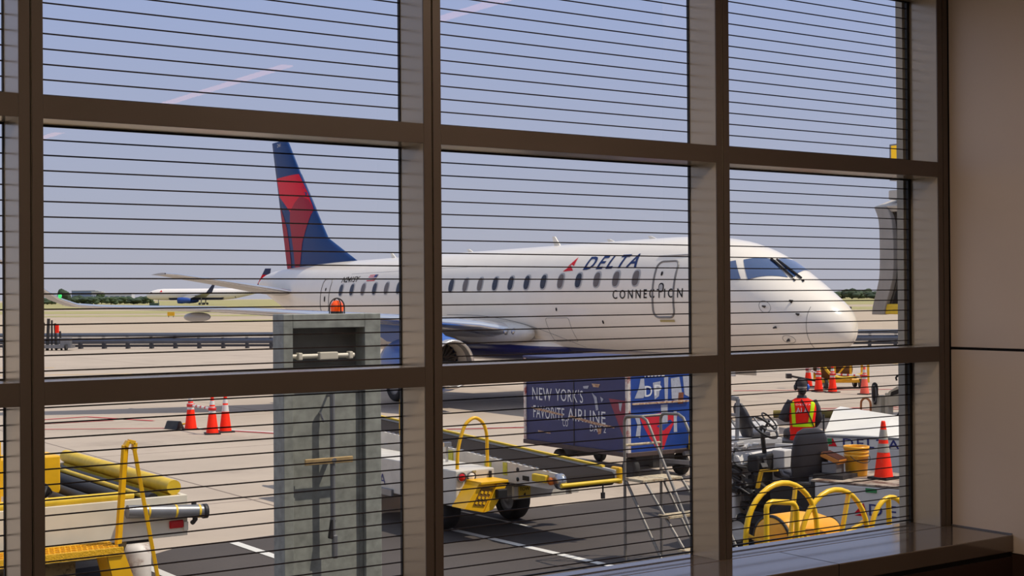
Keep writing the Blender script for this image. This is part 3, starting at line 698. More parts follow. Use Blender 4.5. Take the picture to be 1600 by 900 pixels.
for a in (0, PI/2):
    q.tube([(bx+.058*math.cos(t)*math.cos(a), by+.058*math.cos(t)*math.sin(a), ct+max(0, .04+.066*math.sin(t)) if t not in (0, PI) else ct) for t in [PI*k/14 for k in range(15)]], .0045, 6)
q.build('beacon_cage', GASKET, bc, of)

# ------------------------------------------------------------------ cargo loader at the lower left
cl = thing('cargo_loader', 'white cargo loader with yellow rollers and grey tube at the lower left', 'loader', (4.6, 12.6, 0)); of = (4.6, 12.6, 0)
CREAM = mat('loader_cream', (222, 212, 190), .45, var=.08, vscale=3, dirt=(140, 104, 60), dscale=5, damt=.38)
OLIVE = mat('grimy_skirt', (164, 146, 100), .6, var=.2, vscale=5, dirt=(70, 56, 40), dscale=12, damt=.48)
q = MB(); q.box(2.4, 6.16, 10.9, 10.96, .52, .985); q.box(6.10, 6.16, 10.96, 15.0, .56, .985); q.box(2.4, 6.1, 14.94, 15.0, .56, .985); q.build('side_panel', CREAM, cl, of, bev=.006)
q = MB(); q.prism([(10.93, .52), (10.93, .36), (11.2, .30), (11.2, .52)], 'x', 2.4, 5.45); q.build('skirt', OLIVE, cl, of)
q = MB(); q.box(2.4, 6.1, 10.96, 14.94, .80, .86); q.build('deck', mat('roller_deck', (108, 96, 92), .6, .2, var=.2, vscale=8), cl, of)
for y0, y1, x0, x1 in ((10.9, 11.06, 4.45, 5.42), (10.9, 11.06, 3.3, 4.40)):
    q = MB(); q.tube([(x0, .5*(y0+y1), 1.02), (x1, .5*(y0+y1), 1.02)], .055, 14); q.build('side_roller', YELW, cl, of)
q = MB(); q.tube([(5.42, 10.98, 1.02), (5.55, 10.98, 1.02)], .035, 10); q.build('roller_shaft', YELW, cl, of)
q = MB(); q.tube([(6.03, 10.98, 1.07), (6.03, 15.0, 1.07)], .085, 16); q.build('end_roller', YELW, cl, of)
q = MB(); q.box(5.98, 6.08, 10.97, 15.0, .86, .985); q.build('roller_carrier', YELW, cl, of)
for x in (5.84, 5.56, 5.2, 4.95):
    q = MB(); q.tube([(x, 11.15, .93), (x, 14.8, .93)], .07, 12); q.build('deck_roller', BLACK, cl, of)
q = MB(); q.tube([(5.7, 11.1, .99), (5.7, 14.8, .99)], .03, 8); q.build('guide_rail', YELW, cl, of)
q = MB(); q.box(3.0, 4.95, 11.2, 14.6, .93, .945); q.build('tread_plate', mat('tread_plate', (168, 156, 150), .45, .3, var=.15, vscale=10, bump=.4, bscale=60), cl, of)
q = MB(); q.tube([(5.42, 10.82, .865), (6.33, 10.82, .79)], .075, 18); tb = q.build('hydraulic_tube', GREY, cl, of)
for x in (5.66, 5.98, 6.26):
    z = .865-(x-5.42)*.0824
    q = MB(); q.tube([(x-.012, 10.82, z+.001), (x+.012, 10.82, z-.001)], .0765, 18, cap=False); q.build('yellow_band', YELW, tb, of)
q = MB(); q.lathe([(.001, 0), (.085, 0), (.085, .05), (.001, .05)], (6.31, 10.82, .79), 'x', 16); q.build('tube_clamp', DARK, tb, of)
q = MB(); q.tube([(6.22, 10.9, .66), (6.22, 10.82, .70), (6.22, 10.86, .9)], .03, 8); q.build('bracket', DARK, tb, of)
q = MB(); q.obox((6.02, 10.885, .66), (.17, .03, .09)); q.build('tail_light', RED, cl, of, bev=.02)
q = MB(); q.obox((6.13, 10.89, .63), (.05, .05, .10)); q.build('lamp_bracket', CREAM, cl, of)
STEPY = mat('expanded_step', (232, 176, 30), .45, var=.12, vscale=30, bump=.5, bscale=70)
q = MB()
for i in range(32):
    for j in range(4):
        x = 3.3+i*.058+(j % 2)*.029; y = 10.28+j*.11
        q.obox((x, y+.02, .575), (.038, .014, .014), rz=.7); q.obox((x+.028, y+.02, .575), (.038, .014, .014), rz=-.7)
q.box(3.25, 5.17, 10.22, 10.25, .50, .585); q.box(3.25, 5.17, 10.66, 10.69, .53, .585); q.box(3.25, 5.17, 10.25, 10.66, .552, .562); q.build('step_tread', STEPY, cl, of)
q = MB(); q.prism([(5.0, .50), (5.17, .56), (5.36, .04), (5.12, .0)], 'y', 10.24, 10.28); q.prism([(5.0, .50), (5.17, .56), (5.36, .04), (5.12, .0)], 'y', 10.62, 10.66); q.box(3.5, 3.58, 10.24, 10.66, .0, .55); q.build('step_bracket', YEL, cl, of)
q = MB()
q.bar((5.19, 10.45, .585), (5.24, 10.36, 1.66), .075, .04); q.bar((5.34, 10.36, 1.62), (5.575, 10.30, .20), .075, .04)
for p0, p1 in (((5.24, 10.36, 1.645), (5.275, 10.36, 1.70)), ((5.275, 10.36, 1.70), (5.345, 10.36, 1.68)), ((5.345, 10.36, 1.68), (5.34, 10.36, 1.60))): q.bar(p0, p1, .075, .044)
q.bar((5.575, 10.30, .22), (5.52, 10.3, .0), .07, .03)
q.build('grab_rail', YEL, cl, of, bev=.004)
q = MB(); q.lathe([(.001, 0), (.14, 0), (.15, .04), (.15, .42), (.12, .50), (.001, .52)], (5.50, 10.72, 0), 'z', 20); q.build('jack_leg', mat('rusty_white', (214, 206, 196), .5, var=.1, dirt=(120, 66, 40), dscale=5, damt=.46), cl, of)
q = MB(); q.box(2.6, 4.9, 11.0, 11.35, .05, .42); q.build('battery_box', OLIVE, cl, of, bev=.01)
for x, y in ((3.1, 11.6), (3.1, 14.4), (5.5, 14.4)): wheel(cl, (x, y, .33), .33, .24, off=of)
q = MB(); q.box(2.7, 5.9, 11.4, 14.7, .40, .80); q.build('chassis', DARK, cl, of)
q = MB(); q.obox((4.72, 12.6, 1.15), (.86, .5, .46)); q.build('control_box', YEL, cl, of, bev=.02)
q = MB()
for k in range(5): q.tube(smooth_path([(4.75+.02*k, 11.9, .96), (4.72+.03*k, 11.7, 1.12-.02*k), (4.70, 11.4+.03*k, 1.14), (4.6, 11.3, .97)], 4), .018, 6)
q.build('hose_bundle', GASKET, cl, of)
q = MB(); q.box(3.4, 4.10, 10.98, 11.2, .55, 1.72); q.box(3.5, 4.06, 10.94, 10.98, .7, 1.5); q.build('cab_post', YEL, cl, of, bev=.01)

# ------------------------------------------------------------------ belt loader in the middle
bl = thing('belt_loader', 'white belt loader with a long black belt and yellow hoop rails, behind the steel cabinet', 'loader', (11, 13.6, 0)); of = (11, 13.6, 0)
q = MB(); q.box(10.04, 10.66, 11.25, 16.2, .44, .925); body = q.build('body', DWHITE, bl, of, bev=.015)
q = MB(); q.box(10.66, 11.98, 11.6, 16.4, .46, .70); q.build('chassis', DWHITE, bl, of, bev=.01)
q = MB(); q.box(11.02, 12.02, 11.30, 11.36, .45, .63); q.box(11.96, 12.1, 11.25, 11.42, .47, .66); tw = q.build('tow_beam', DWHITE, bl, of, bev=.008)
q = MB(); q.box(11.09, 11.29, 11.293, 11.2995, .465, .625); tp = q.build('tow_plate', YELW, tw, of)
q = MB(); q.text('TOW', lambda a, z: Vector((11.105+a, 11.2905, .565+z)), .17, .05, bold=.01); q.build('tow_lettering', LBLK, tp, of)
q = MB(); q.text('4', lambda a, z: Vector((11.17+a, 11.2905, .485+z)), .04, .055, bold=.01); q.build('tow_digit', LBLK, tp, of)
q = MB(); q.box(10.10, 10.2, 11.243, 11.2495, .60, .65); q.build('marker_plate', GASKET, body, of)
q = MB(); q.box(10.30, 10.36, 11.243, 11.2495, .88, .91); q.build('rating_plate', OLIVE, body, of)
for x, m_, nm in ((10.125, RED, 'tail_lamp'), (10.28, mat('clear_lens', (230, 222, 210), .15), 'reverse_lamp')):
    q = MB(); q.lathe([(.066, 0), (.066, .03), (.05, .032)], (x, 11.22, .835), 'y', 20); r_ = q.build('lamp_ring', STEEL, body, of)
    q = MB(); q.lathe([(.001, -.008), (.03, -.006), (.052, .006)], (x, 11.222, .835), 'y', 20); q.build(nm, m_, r_, of)
q = MB(); q.obox((10.585, 11.235, .83), (.03, .03, .12)); q.build('latch', DARK, body, of)
q = MB(); q.text('DELTA', lambda a, z: Vector((10.034, 14.10-a, .54+z)), .98, .155, space=1.3); q.build('side_lettering', LNAVY, body, of)
q = MB(); q.box(10.0, 10.04, 12.9, 14.0, .40, .50); q.build('side_step', GREY, body, of, bev=.008)
# hoop rails
def hoop(pts, r, name, parent, m_, off): q = MB(); q.tube(smooth_path(pts, 6), r, 10); return q.build(name, m_, parent, off)
hoop([(10.16, 11.4, .92), (10.17, 11.4, 1.15), (10.22, 11.4, 1.35), (10.30, 11.4, 1.52), (10.44, 11.4, 1.60), (10.57, 11.4, 1.53), (10.635, 11.4, 1.38), (10.645, 11.4, 1.15), (10.65, 11.4, .92)], .024, 'hoop_rail', bl, YEL, of)
hoop([(10.12, 12.0, .93), (10.10, 12.1, 1.25), (10.10, 12.15, 1.7), (10.10, 12.3, 1.98), (10.10, 12.5, 2.04), (10.10, 12.7, 1.98), (10.10, 12.78, 1.7), (10.10, 12.78, 1.3), (10.11, 12.72, 1.18), (10.13, 12.6, .93)], .026, 'hoop_rail', bl, YEL, of)
# conveyor
def bz(y): return .905+.0445*(y-10.0)
q = MB()
for x0, x1 in ((10.86, 10.90), (11.73, 11.77)): q.prism([(9.98, bz(9.98)-.14), (10.3, bz(10.3)-.2), (13, bz(13)-.34), (17.3, bz(17.3)-.3), (17.5, bz(17.5)-.12), (17.3, bz(17.3)+.03), (9.98, bz(9.98)+.03)], 'x', x0, x1)
cf = q.build('conveyor_frame', DWHITE, bl, of, bev=.006)
q = MB(); R = []
for x in (10.91, 11.72):
    pr = [(17.3, bz(17.3))]+[(10.06-.09*math.sin(PI*k/8), bz(10.06)-.09+.09*math.cos(PI*k/8)) for k in range(9)]+[(17.3, bz(17.3)-.18)]+[(17.3+.09*math.sin(PI*k/8), bz(17.3)-.09-.09*math.cos(PI*k/8)) for k in range(1, 8)]
    R.append([(x, y, z) for y, z in pr])
q.loft(R); q.build('belt', mat('belt_rubber', (44, 39, 37), .9, var=.1, vscale=3, spec=.08), cf, of)
q = MB(); q.prism([(10.25, bz(10.25)+.03), (17.4, bz(17.4)+.03), (17.4, bz(17.4)+.055), (10.25, bz(10.25)+.055)], 'x', 11.72, 11.775); q.build('edge_strip', YELW, cf, of)
q = MB()
for k in range(50): q.obox((10.88, 10.3+k*.14, bz(10.3+k*.14)+.036), (.04, .05, .014))
q.build('roller_end', STEEL, cf, of)
for y, w_, h_ in ((11.7, .16, .10), (11.28, .10, .17)):
    q = MB(); q.box(10.853, 10.8595, y-w_/2, y+w_/2, bz(y)-.07-h_/2, bz(y)-.07+h_/2); q.build('sticker', mat('lime_sticker', (196, 190, 60), .5, var=.15, vscale=30), cf, of)
for y, z_, r in ((10.98, 0, .028), (10.98, -.13, .028)):
    q = MB(); q.lathe([(.001, 0), (r, 0), (r, .01)], (10.852, y, bz(y)-.04+z_), 'x', 14); q.build('bolt_hole', GASKET, cf, of)
q = MB(); q.box(10.85, 10.8595, 10.72, 10.86, bz(10.8)-.16, bz(10.8)-.10); q.build('slot', GASKET, cf, of)
q = MB(); q.obox((10.84, 10.42, bz(10.4)-.07), (.10, .30, .10)); q.build('nose_cover', YELW, cf, of, bev=.015)
q = MB(); q.lathe([(.001, -.03), (.05, -.02), (.05, .03), (.001, .03)], (10.84, 10.2, bz(10.2)-.08), 'x', 16); q.build('side_lamp', mat('orange_lens', (214, 110, 30), .3), cf, of)
q = MB(); q.lathe([(.001, -.02), (.10, -.02), (.10, .05), (.001, .05)], (10.86, 10.05, bz(10.05)-.06), 'x', 20); q.build('roller_hub', STEEL, cf, of)
q = MB(); q.tube([(10.82, 9.95, .80), (11.80, 9.95, .80)], .028, 10); q.build('bumper_bar', YELW, cf, of)
q = MB(); q.obox((11.79, 10.02, .86), (.07, .18, .22)); q.build('nose_cap', YEL, cf, of, bev=.02)
q = MB(); q.tube([(11.5, 9.95, .79), (11.5, 9.95, .66)], .012, 6); q.obox((11.5, 9.95, .62), (.05, .03, .08)); q.build('safety_chain', DARK, cf, of)
for y in (13.2, 15.4):
    q = MB(); q.bar((11.1, y, .66), (11.1, y+.3, bz(y)-.1), .06); q.bar((11.65, y, .66), (11.65, y+.3, bz(y)-.1), .06); q.build('lift_arm', GREY, cf, of)
q = MB(); q.obox((11.0, 11.75, .72), (.28, .36, .22)); q.build('hydraulic_pack', DARK, bl, of, bev=.02)
# flip step at the rear
q = MB(); q.prism([(9.97, .46), (10.26, .39), (10.47, .75), (10.21, .79)], 'y', 10.93, 11.25); q.prism([(10.26, .39), (10.40, .42), (10.54, .60), (10.63, .74), (10.47, .75)], 'y', 10.9, 11.25); q.box(10.20, 10.64, 10.88, 11.25, .765, .80); fs = q.build('rear_step', YEL, bl, of, bev=.006)
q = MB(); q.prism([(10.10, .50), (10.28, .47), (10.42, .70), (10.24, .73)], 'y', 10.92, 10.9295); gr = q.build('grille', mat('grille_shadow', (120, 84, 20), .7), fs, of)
q = MB()
for i in range(3):
    for j in range(3): q.obox((10.15+i*.06+j*.045, 10.917, .53+j*.065-i*.008), (.035, .006, .035), ry=.4)
q.build('grille_holes', YEL, gr, of)
q = MB(); q.box(10.43, 10.58, 10.82, 10.9, .57, .69); q.build('pull_box', GASKET, fs, of, bev=.012)
q = MB(); q.tube([(10.5, 12.2, .93), (10.5, 12.2, 1.14)], .02, 8); q.obox((10.5, 12.2, 1.17), (.12, .06, .06)); q.build('throttle_lever', STEEL, bl, of)
q = MB(); q.box(10.84, 10.8595, 12.6, 12.78, .86, 1.02); q.build('sticker', mat('lime_sticker', (196, 190, 60)), cf, of)
for x, y in ((10.36, 12.1), (11.68, 12.3), (10.36, 15.6), (11.68, 15.6)): wheel(bl, (x, y, .31), .31, .27, off=of)

# ------------------------------------------------------------------ baggage cart
bc_ = thing('baggage_cart', 'battered navy baggage cart lettered NEW YORK\'S FAVORITE on its side', 'cart', (16.5, 16, 0)); of = (16.5, 16, 0)
NAVYW = mat('scratched_navy', (34, 42, 92), .5, var=.12, vscale=5, dirt=(96, 92, 110), dscale=3.4, damt=.34)
BLUEW = mat('scratched_blue', (20, 62, 140), .45, var=.12, vscale=5, dirt=(120, 140, 176), dscale=6, damt=.33)
POST = mat('chipped_post', (206, 196, 186), .6, var=.1, dirt=(150, 48, 34), dscale=7, damt=.52)
RUSTP = mat('rust_scrape', (196, 170, 140), .8, var=.2, vscale=16, dirt=(140, 74, 36), dscale=18, damt=.55)
PEEL = mat('peeled_paint', (166, 168, 178), .7, var=.1, vscale=20, dirt=(120, 124, 140), dscale=16, damt=.42)
CRED = mat('cart_red', (196, 24, 46), .45, var=.08, dirt=(90, 40, 70), dscale=6, damt=.38)
ZT = 2.06
q = MB(); q.box(15.62, 15.65, 14.46, 17.5, .50, ZT); sp_ = q.build('side_panel', NAVYW, bc_, of)
q = MB(); q.box(17.27, 17.30, 14.46, 17.5, .50, ZT); q.build('side_panel', NAVYW, bc_, of)
q = MB(); q.box(15.64, 17.28, 14.42, 14.45, .50, ZT); ep = q.build('end_panel', BLUEW, bc_, of)
q = MB(); q.box(15.64, 17.28, 17.5, 17.53, .50, ZT); q.build('end_panel', BLUEW, bc_, of)
q = MB(); q.box(15.58, 17.34, 14.40, 17.55, ZT, ZT+.04); q.build('roof', NAVYW, bc_, of, bev=.01)
for x, y in ((15.63, 14.44), (17.29, 14.44), (15.63, 17.51), (17.29, 17.51)):
    q = MB(); q.box(x-.035, x+.035, y-.035, y+.035, .46, ZT); q.build('corner_post', POST, bc_, of, bev=.006)
q = MB(); q.box(15.58, 17.34, 14.40, 17.55, .42, .50); q.build('floor_frame', mat('cart_frame', (74, 58, 54), .7, var=.2, vscale=10, dirt=(110, 70, 50), dscale=8, damt=.4), bc_, of, bev=.01)
q = MB(); q.bar((15.9, 15.98, .50), (15.9, 15.98, .501), .02); q.box(15.612, 15.6195, 15.97, 15.99, .50, ZT); q.build('panel_seam', GASKET, sp_, of)
sfn = lambda a, z: Vector((15.614, 17.30-a, z))
for t_, a, z, w_, h_ in (('NEW', .02, 1.27, .62, .235), ("YORK'S", .76, 1.29, .84, .235), ('FAVORITE', .05, .93, .98, .235), ('AIRLINE', 1.13, .95, 1.12, .225), ('CO', .98, .83, .16, .13), ('DAY 2', 1.80, .80, .46, .12)):
    q = MB(); q.text(t_, lambda u, v: sfn(a+u, z+v), w_, h_, space=1.08); q.build('side_lettering', LWHT, sp_, of)
for pts in ([(1.86, 1.50), (2.0, 1.42), (2.05, 1.2), (1.98, 1.18), (1.93, 1.38)], [(2.1, 1.44), (2.2, 1.40), (2.14, 1.34)], [(1.60, 1.60), (1.78, 1.62), (1.74, 1.56), (1.62, 1.56)], [(2.62, 1.38), (2.72, 1.36), (2.68, 1.2), (2.64, 1.24)]):
    q = MB(); q.decal(pts, lambda u, v: Vector((15.6125, 17.30-u, v))); q.build('scratch', PEEL, sp_, of)
for pts in ([(.0, 1.13), (.5, 1.10), (1.0, 1.05), (1.0, 1.02), (.4, 1.06), (.0, 1.10)], [(1.2, 1.05), (2.0, .97), (2.5, .93), (2.5, .90), (1.9, .93), (1.2, 1.01)], [(2.0, .88), (2.14, .88), (2.12, .78), (2.04, .76)], [(.2, .70), (.6, .68), (.6, .66), (.2, .67)], [(1.86, 1.66), (2.1, 1.66), (2.06, 1.60), (1.9, 1.6)]):
    q = MB(); q.decal(pts, lambda u, v: Vector((15.6115, 17.30-u, v))); q.build('rust_streak', RUSTP, sp_, of)
q = MB(); q.decal([(2.34, 1.42), (2.80, 1.40), (2.80, .72), (2.72, .8)], lambda u, v: Vector((15.6165, 17.30-u, v))); q.build('red_emblem', mat('faded_red', (128, 34, 58), .5, var=.15, vscale=8), sp_, of)
efn = lambda a, z: Vector((15.66+a, 14.412, z))
for t_, a, z, w_, h_ in (('103332', .33, 1.805, .46, .115), ('D', .33, 1.46, .17, .19), ('P', .55, 1.47, .17, .19)):
    q = MB(); q.text(t_, lambda u, v: efn(a+u, z+v), w_, h_, bold=.012); q.build('end_lettering', LWHT, ep, of)
for pts in ([(.10, 1.44), (.20, 1.62), (.24, 1.78), (.32, 1.78), (.34, 1.50), (.30, 1.44)], [(.52, 1.70), (.70, 1.72), (.66, 1.46), (.56, 1.40)], [(.78, 1.78), (.88, 1.80), (.86, 1.36), (.80, 1.34)], [(.94, 1.76), (1.14, 1.78), (1.2, 1.5), (1.1, 1.36), (.96, 1.38)], [(1.22, 1.80), (1.4, 1.8), (1.4, 1.40), (1.26, 1.46)], [(.10, 1.12), (.20, 1.14), (.24, .96), (.22, .74), (.12, .78), (.16, .98)], [(.70, 1.30), (.86, 1.30), (.86, .96), (.72, .96)], [(1.0, 1.18), (1.07, 1.18), (1.08, .80), (1.0, .80)], [(.98, 1.84), (1.1, 1.84), (1.1, 1.87), (.98, 1.87)], [(.14, 1.86), (.34, 1.86), (.34, 1.90), (.14, 1.90)]):
    q = MB(); q.decal(pts, lambda u, v: Vector((15.66+u, 14.4165, v))); q.build('peeled_patch', PEEL, ep, of)
q = MB(); q.decal([(.20, 1.12), (.70, 1.16), (1.10, 1.10), (1.02, .98), (.86, .74), (.76, .52), (.60, .52), (.46, .70), (.30, .94)], lambda u, v: Vector((15.66+u, 14.4185, v))); em = q.build('red_emblem', CRED, ep, of)
q = MB(); q.decal([(.60, .93), (.92, 1.03), (.98, .98), (.76, .84)], lambda u, v: Vector((15.66+u, 14.4175, v))); q.build('emblem_notch', BLUEW, em, of)
q = MB(); q.box(15.70, 17.0, 14.385, 14.42, 1.33, 1.36); q.build('end_rail', RUSTP, bc_, of)
q = MB(); q.decal([(1.12, 1.5), (1.24, 1.5), (1.22, 1.3), (1.1, 1.3)], lambda u, v: Vector((15.66+u, 14.4145, v))); q.build('rust_streak', RUST, ep, of)
for x, y, r in ((15.82, 14.60, .20), (16.98, 14.60, .20), (16.2, 17.2, .15), (17.1, 17.1, .15)): wheel(bc_, (x, y, r), r, .13, off=of, hub=DARK)
q = MB(); q.tube([(15.82, 14.6, .2), (16.98, 14.6, .2)], .035, 8); q.box(16.2, 16.7, 14.45, 15.0, .2, .42); q.tube([(16.2, 17.15, .16), (17.1, 17.15, .16)], .03, 8); q.box(16.4, 16.9, 16.9, 17.4, .16, .42); q.build('axle_frame', DARK, bc_, of)
q = MB(); q.bar((16.45, 14.5, .30), (16.62, 13.5, .32), .07); q.lathe([(.05, -.02), (.09, -.02), (.09, .02), (.05, .02)], (16.63, 13.42, .32), 'z', 14); q.build('drawbar', GREY, bc_, of)
q = MB(); q.obox((17.02, 14.1, .68), (.34, .3, .38)); yb = q.build('brake_box', YELW, bc_, of, bev=.02)
q = MB(); q.box(16.93, 17.15, 13.94, 13.9495, .56, .80); q.build('box_face', DWHITE, yb, of)
q = MB(); q.box(16.98, 17.06, 14.25, 14.42, .49, .56); q.build('box_bracket', DARK, yb, of)
q = MB(); q.tube([(16.7, 14.2, .43), (17.3, 14.2, .45)], .04, 10); q.build('hitch_pipe', GREY, bc_, of)

# ------------------------------------------------------------------ warehouse step ladder
ld = thing('step_ladder', 'rusty grey steel step ladder with handrails, in front of the blue cart end', 'ladder', (11.2, 8.3, 0)); of = (11.2, 8.3, 0)
PIPE = mat('ladder_pipe', (132, 126, 118), .5, .4, var=.15, vscale=12, dirt=(112, 84, 62), dscale=14, damt=.38)
TRD = mat('ladder_tread', (186, 170, 140), .8, var=.2, vscale=20, dirt=(130, 92, 58), dscale=16, damt=.5)
for i, x in enumerate((10.89, 11.47)):
    q = MB(); q.tube([(x, 8.75, 0), (x, 8.75, 1.70)]+[(x, 8.75-.08*(1-math.cos(PI/2*k/4)), 1.70+.08*math.sin(PI/2*k/4)) for k in range(1, 5)]+[(x, 8.42, 1.79), (x, 8.33, 1.75), (x, 8.27, 1.66), (x, 7.42, .30)], .0185, 10); q.build('handrail', PIPE, ld, of)
    q = MB(); q.tube([(x, 8.72, .98), (x, 7.98, .0)], .018, 8); q.build('rear_brace', PIPE, ld, of)
    q = MB(); q.tube([(x+.03, 8.42, 1.02), (x+.03, 7.42, .0)], .018, 8); q.build('stringer', PIPE, ld, of)
    q = MB(); q.tube([(x, 7.42, .31), (x, 7.42, 0)], .018, 8); q.build('front_leg', PIPE, ld, of)
for y, z, d in ((8.56, 1.03, .34), (8.02, .66, .2), (7.68, .30, .2)):
    q = MB(); q.box(10.875, 11.50, y-d/2, y+d/2, z-.035, z); q.build('tread', TRD, ld, of, bev=.006)
q = MB(); q.tube([(10.89, 8.75, 1.42), (11.47, 8.75, 1.42)], .016, 8); q.build('back_rail', TRD, ld, of)
q = MB(); q.tube([(10.89, 8.74, 1.76), (11.47, 8.74, 1.76)], .017, 8); q.build('top_rail', PIPE, ld, of)
q = MB(); q.tube([(10.89, 8.75, .35), (11.47, 8.75, .35)], .015, 8); q.build('lower_rail', PIPE, ld, of)

# ------------------------------------------------------------------ traffic cones and bars
def cone(label, loc, h=.914, group=None, m_=CONE, worn=False, z0=0.0, name='traffic_cone'):
    k = h/.914; t = thing(name, label, 'cone', (loc[0], loc[1], z0), random.uniform(-.4, .4), group)
    q = MB(); s_ = .185*k
    q.box(-s_, s_, -s_, s_, 0, .035*k); q.build('base', GASKET, t, bev=.01)
    q = MB(); q.lathe([(.15*k, .035*k), (.145*k, .05*k), (.035*k, h-.02), (.028*k, h), (.001, h)], n=28); q.build('body', m_, t)
    def rr(z): return .145*k+(.035-.145)*k*(z-.05*k)/(h-.02-.05*k)+.002
    for z0_, z1_ in ((.50*k, .66*k), (.70*k, .80*k)) if not worn else ((.42*k, .56*k), (.62*k, .78*k)):
        q = MB(); q.lathe([(rr(z0_), z0_), (rr(z1_), z1_)], n=28); q.build('collar', REFL if not worn else mat('worn_collar', (168, 160, 146), .7, var=.1, dirt=(240, 70, 24), dscale=9, damt=.40), t)
    return t
random.seed(4)
FADED = mat('faded_cone', (244, 96, 76), .6, var=.06)
cone('orange traffic cone left of its two mates, a dark chock at its foot', (13.27, 28.5), group='barrier cones on the left')
cone('orange traffic cone in front of two others on the left apron', (13.24, 27.08), group='barrier cones on the left')
cone('orange traffic cone at the right of the left apron trio', (13.68, 27.33), group='barrier cones on the left')
cone('orange traffic cone just behind the seated person\'s cap', (36.55, 29.97), group='barrier cones on the right')
cone('orange traffic cone right of the person\'s blue ear muff', (34.9, 27.95), group='barrier cones on the right')
cone('orange traffic cone standing before the yellow wheeled cart', (35.02, 27.45), group='barrier cones on the right')
cone('faded pinkish traffic cone at the right end of the far bar', (35.12, 26.18), group='barrier cones on the right', m_=FADED)
def cone_bar(a, b, z, lab):
    a, b = Vector((*a, z)), Vector((*b, z)); d = (b-a); n = 5
    t = thing('cone_bar', lab, 'barrier bar', a, group='bars hung between cones')
    q = MB(); q.tube([(0, 0, 0), d], .028, 10); q.build('tube', BARW, t)
    for k in range(n):
        q = MB(); q.tube([d*((k+.35)/n), d*((k+.65)/n)], .0295, 10, cap=False); q.build('red_band', BARR, t)
    for e_ in (Vector((0, 0, 0)), d):
        q = MB(); q.lathe([(.075, -.035), (.095, -.035), (.095, .035), (.075, .035), (.075, -.035)], tuple(e_), 'z', 18); q.build('end_ring', BARR, t)
cone_bar((13.27, 28.5), (13.24, 27.08), .60, 'red and white bar joining two cones on the left apron')
cone_bar((36.55, 29.97), (34.9, 27.95), .60, 'red and white bar joining the cones above the person\'s head')
cone_bar((35.02, 27.45), (35.12, 26.18), .60, 'red and white bar reaching the faded pinkish cone')
ck = thing('wheel_chock', 'dark rubber wheel chock with a yellow rope beside the leftmost cone', 'chock', (13.02, 28.95, 0), .5)
q = MB(); q.prism([(-.16, 0), (.16, 0), (.03, .20), (-.05, .20)], 'y', -.2, .2); q.build('wedge', DARK, ck, bev=.02)
q = MB(); q.tube(smooth_path([(.1, -.1, .10), (.2, -.26, .12), (.34, -.3, .03), (.3, -.1, .02)], 5), .022, 8); q.build('rope', YEL, ck)

# ------------------------------------------------------------------ baggage tractor in the right bay
PH = .2734
tg = thing('baggage_tractor', 'near white baggage tractor with black seat and steering wheel, bucket and cone on its deck', 'tractor', (13.6, 7.2, 0), PH)
TWH = mat('tractor_white', (208, 202, 194), .45, var=.08, vscale=3, dirt=(130, 110, 92), dscale=4, damt=.36)
TDECK = mat('worn_deck', (176, 160, 140), .7, var=.15, vscale=6, dirt=(96, 66, 50), dscale=4, damt=.56)
VINYL = mat('seat_vinyl', (46, 44, 48), .42, var=.08, vscale=10)
q = MB(); q.box(-.62, .62, -1.3, .5, .36, .945); q.build('rear_body', TWH, tg, bev=.02)
q = MB(); q.box(-.62, .62, -1.3, .55, .945, .97); q.build('rear_deck', TDECK, tg, bev=.006)
q = MB(); q.box(-.6, .62, .5, 1.4, .34, .50); q.build('floor_pan', DARK, tg, bev=.01)
q = MB(); q.box(-.45, .05, .53, 1.16, .50, .90); q.build('seat_box', TWH, tg, bev=.015)
q = MB(); q.box(-.60, -.46, .50, 1.12, .50, .90); q.build('wheel_arch', GASKET, tg)
q = MB(); q.box(-.34, .62, 1.53, 1.95, .36, 1.06); q.box(-.62, -.34, 1.62, 1.95, .36, .72); q.prism([(1.52, 1.06), (1.95, 1.06), (1.90, 1.12), (1.6, 1.20)], 'x', -.58, .6); q.build('hood', TWH, tg, bev=.03)
q = MB(); q.box(-.52, .6, 1.34, 1.50, .98, 1.20); q.build('dashboard', GASKET, tg, bev=.03)
q = MB(); q.box(-.36, .6, 1.40, 1.52, .5, .98); q.build('firewall', DARK, tg)
q = MB(); q.box(-.12, .10, 1.18, 1.36, .5, 1.24); cs_ = q.build('column_console', TWH, tg, bev=.015)
q = MB(); q.box(-.128, -.1205, 1.2, 1.33, .93, 1.0); q.build('sticker', mat('lime_sticker', (196, 190, 60)), cs_)
q = MB()
random.seed(8)
for k in range(46):
    q.obox((-.58+.22*random.random(), 1.30+.55*random.random(), .50+.62*random.random()), (.05+.08*random.random(), .05+.07*random.random(), .03+.07*random.random()), rz=random.random()*3, rx=random.random())
for k in range(9):
    y = 1.36+.3*random.random(); z = .7+.4*random.random()
    q.tube(smooth_path([(-.63, y, z), (-.68, y+.1, z+.1*random.random()), (-.64, y+.2, z+.1), (-.5, y+.25, z+.2)], 4), .014, 6)
q.build('engine_parts', DARK, tg)
q = MB()
for k in range(14): q.obox((-.55+.3*random.random(), 1.5+.36*random.random(), 1.22+.10*random.random()), (.10, .08, .02), rz=random.random()*3, rx=random.random()-.5, ry=random.random()-.5)
q.build('crumpled_cover', mat('crumpled_plastic', (196, 190, 182), .25), tg)
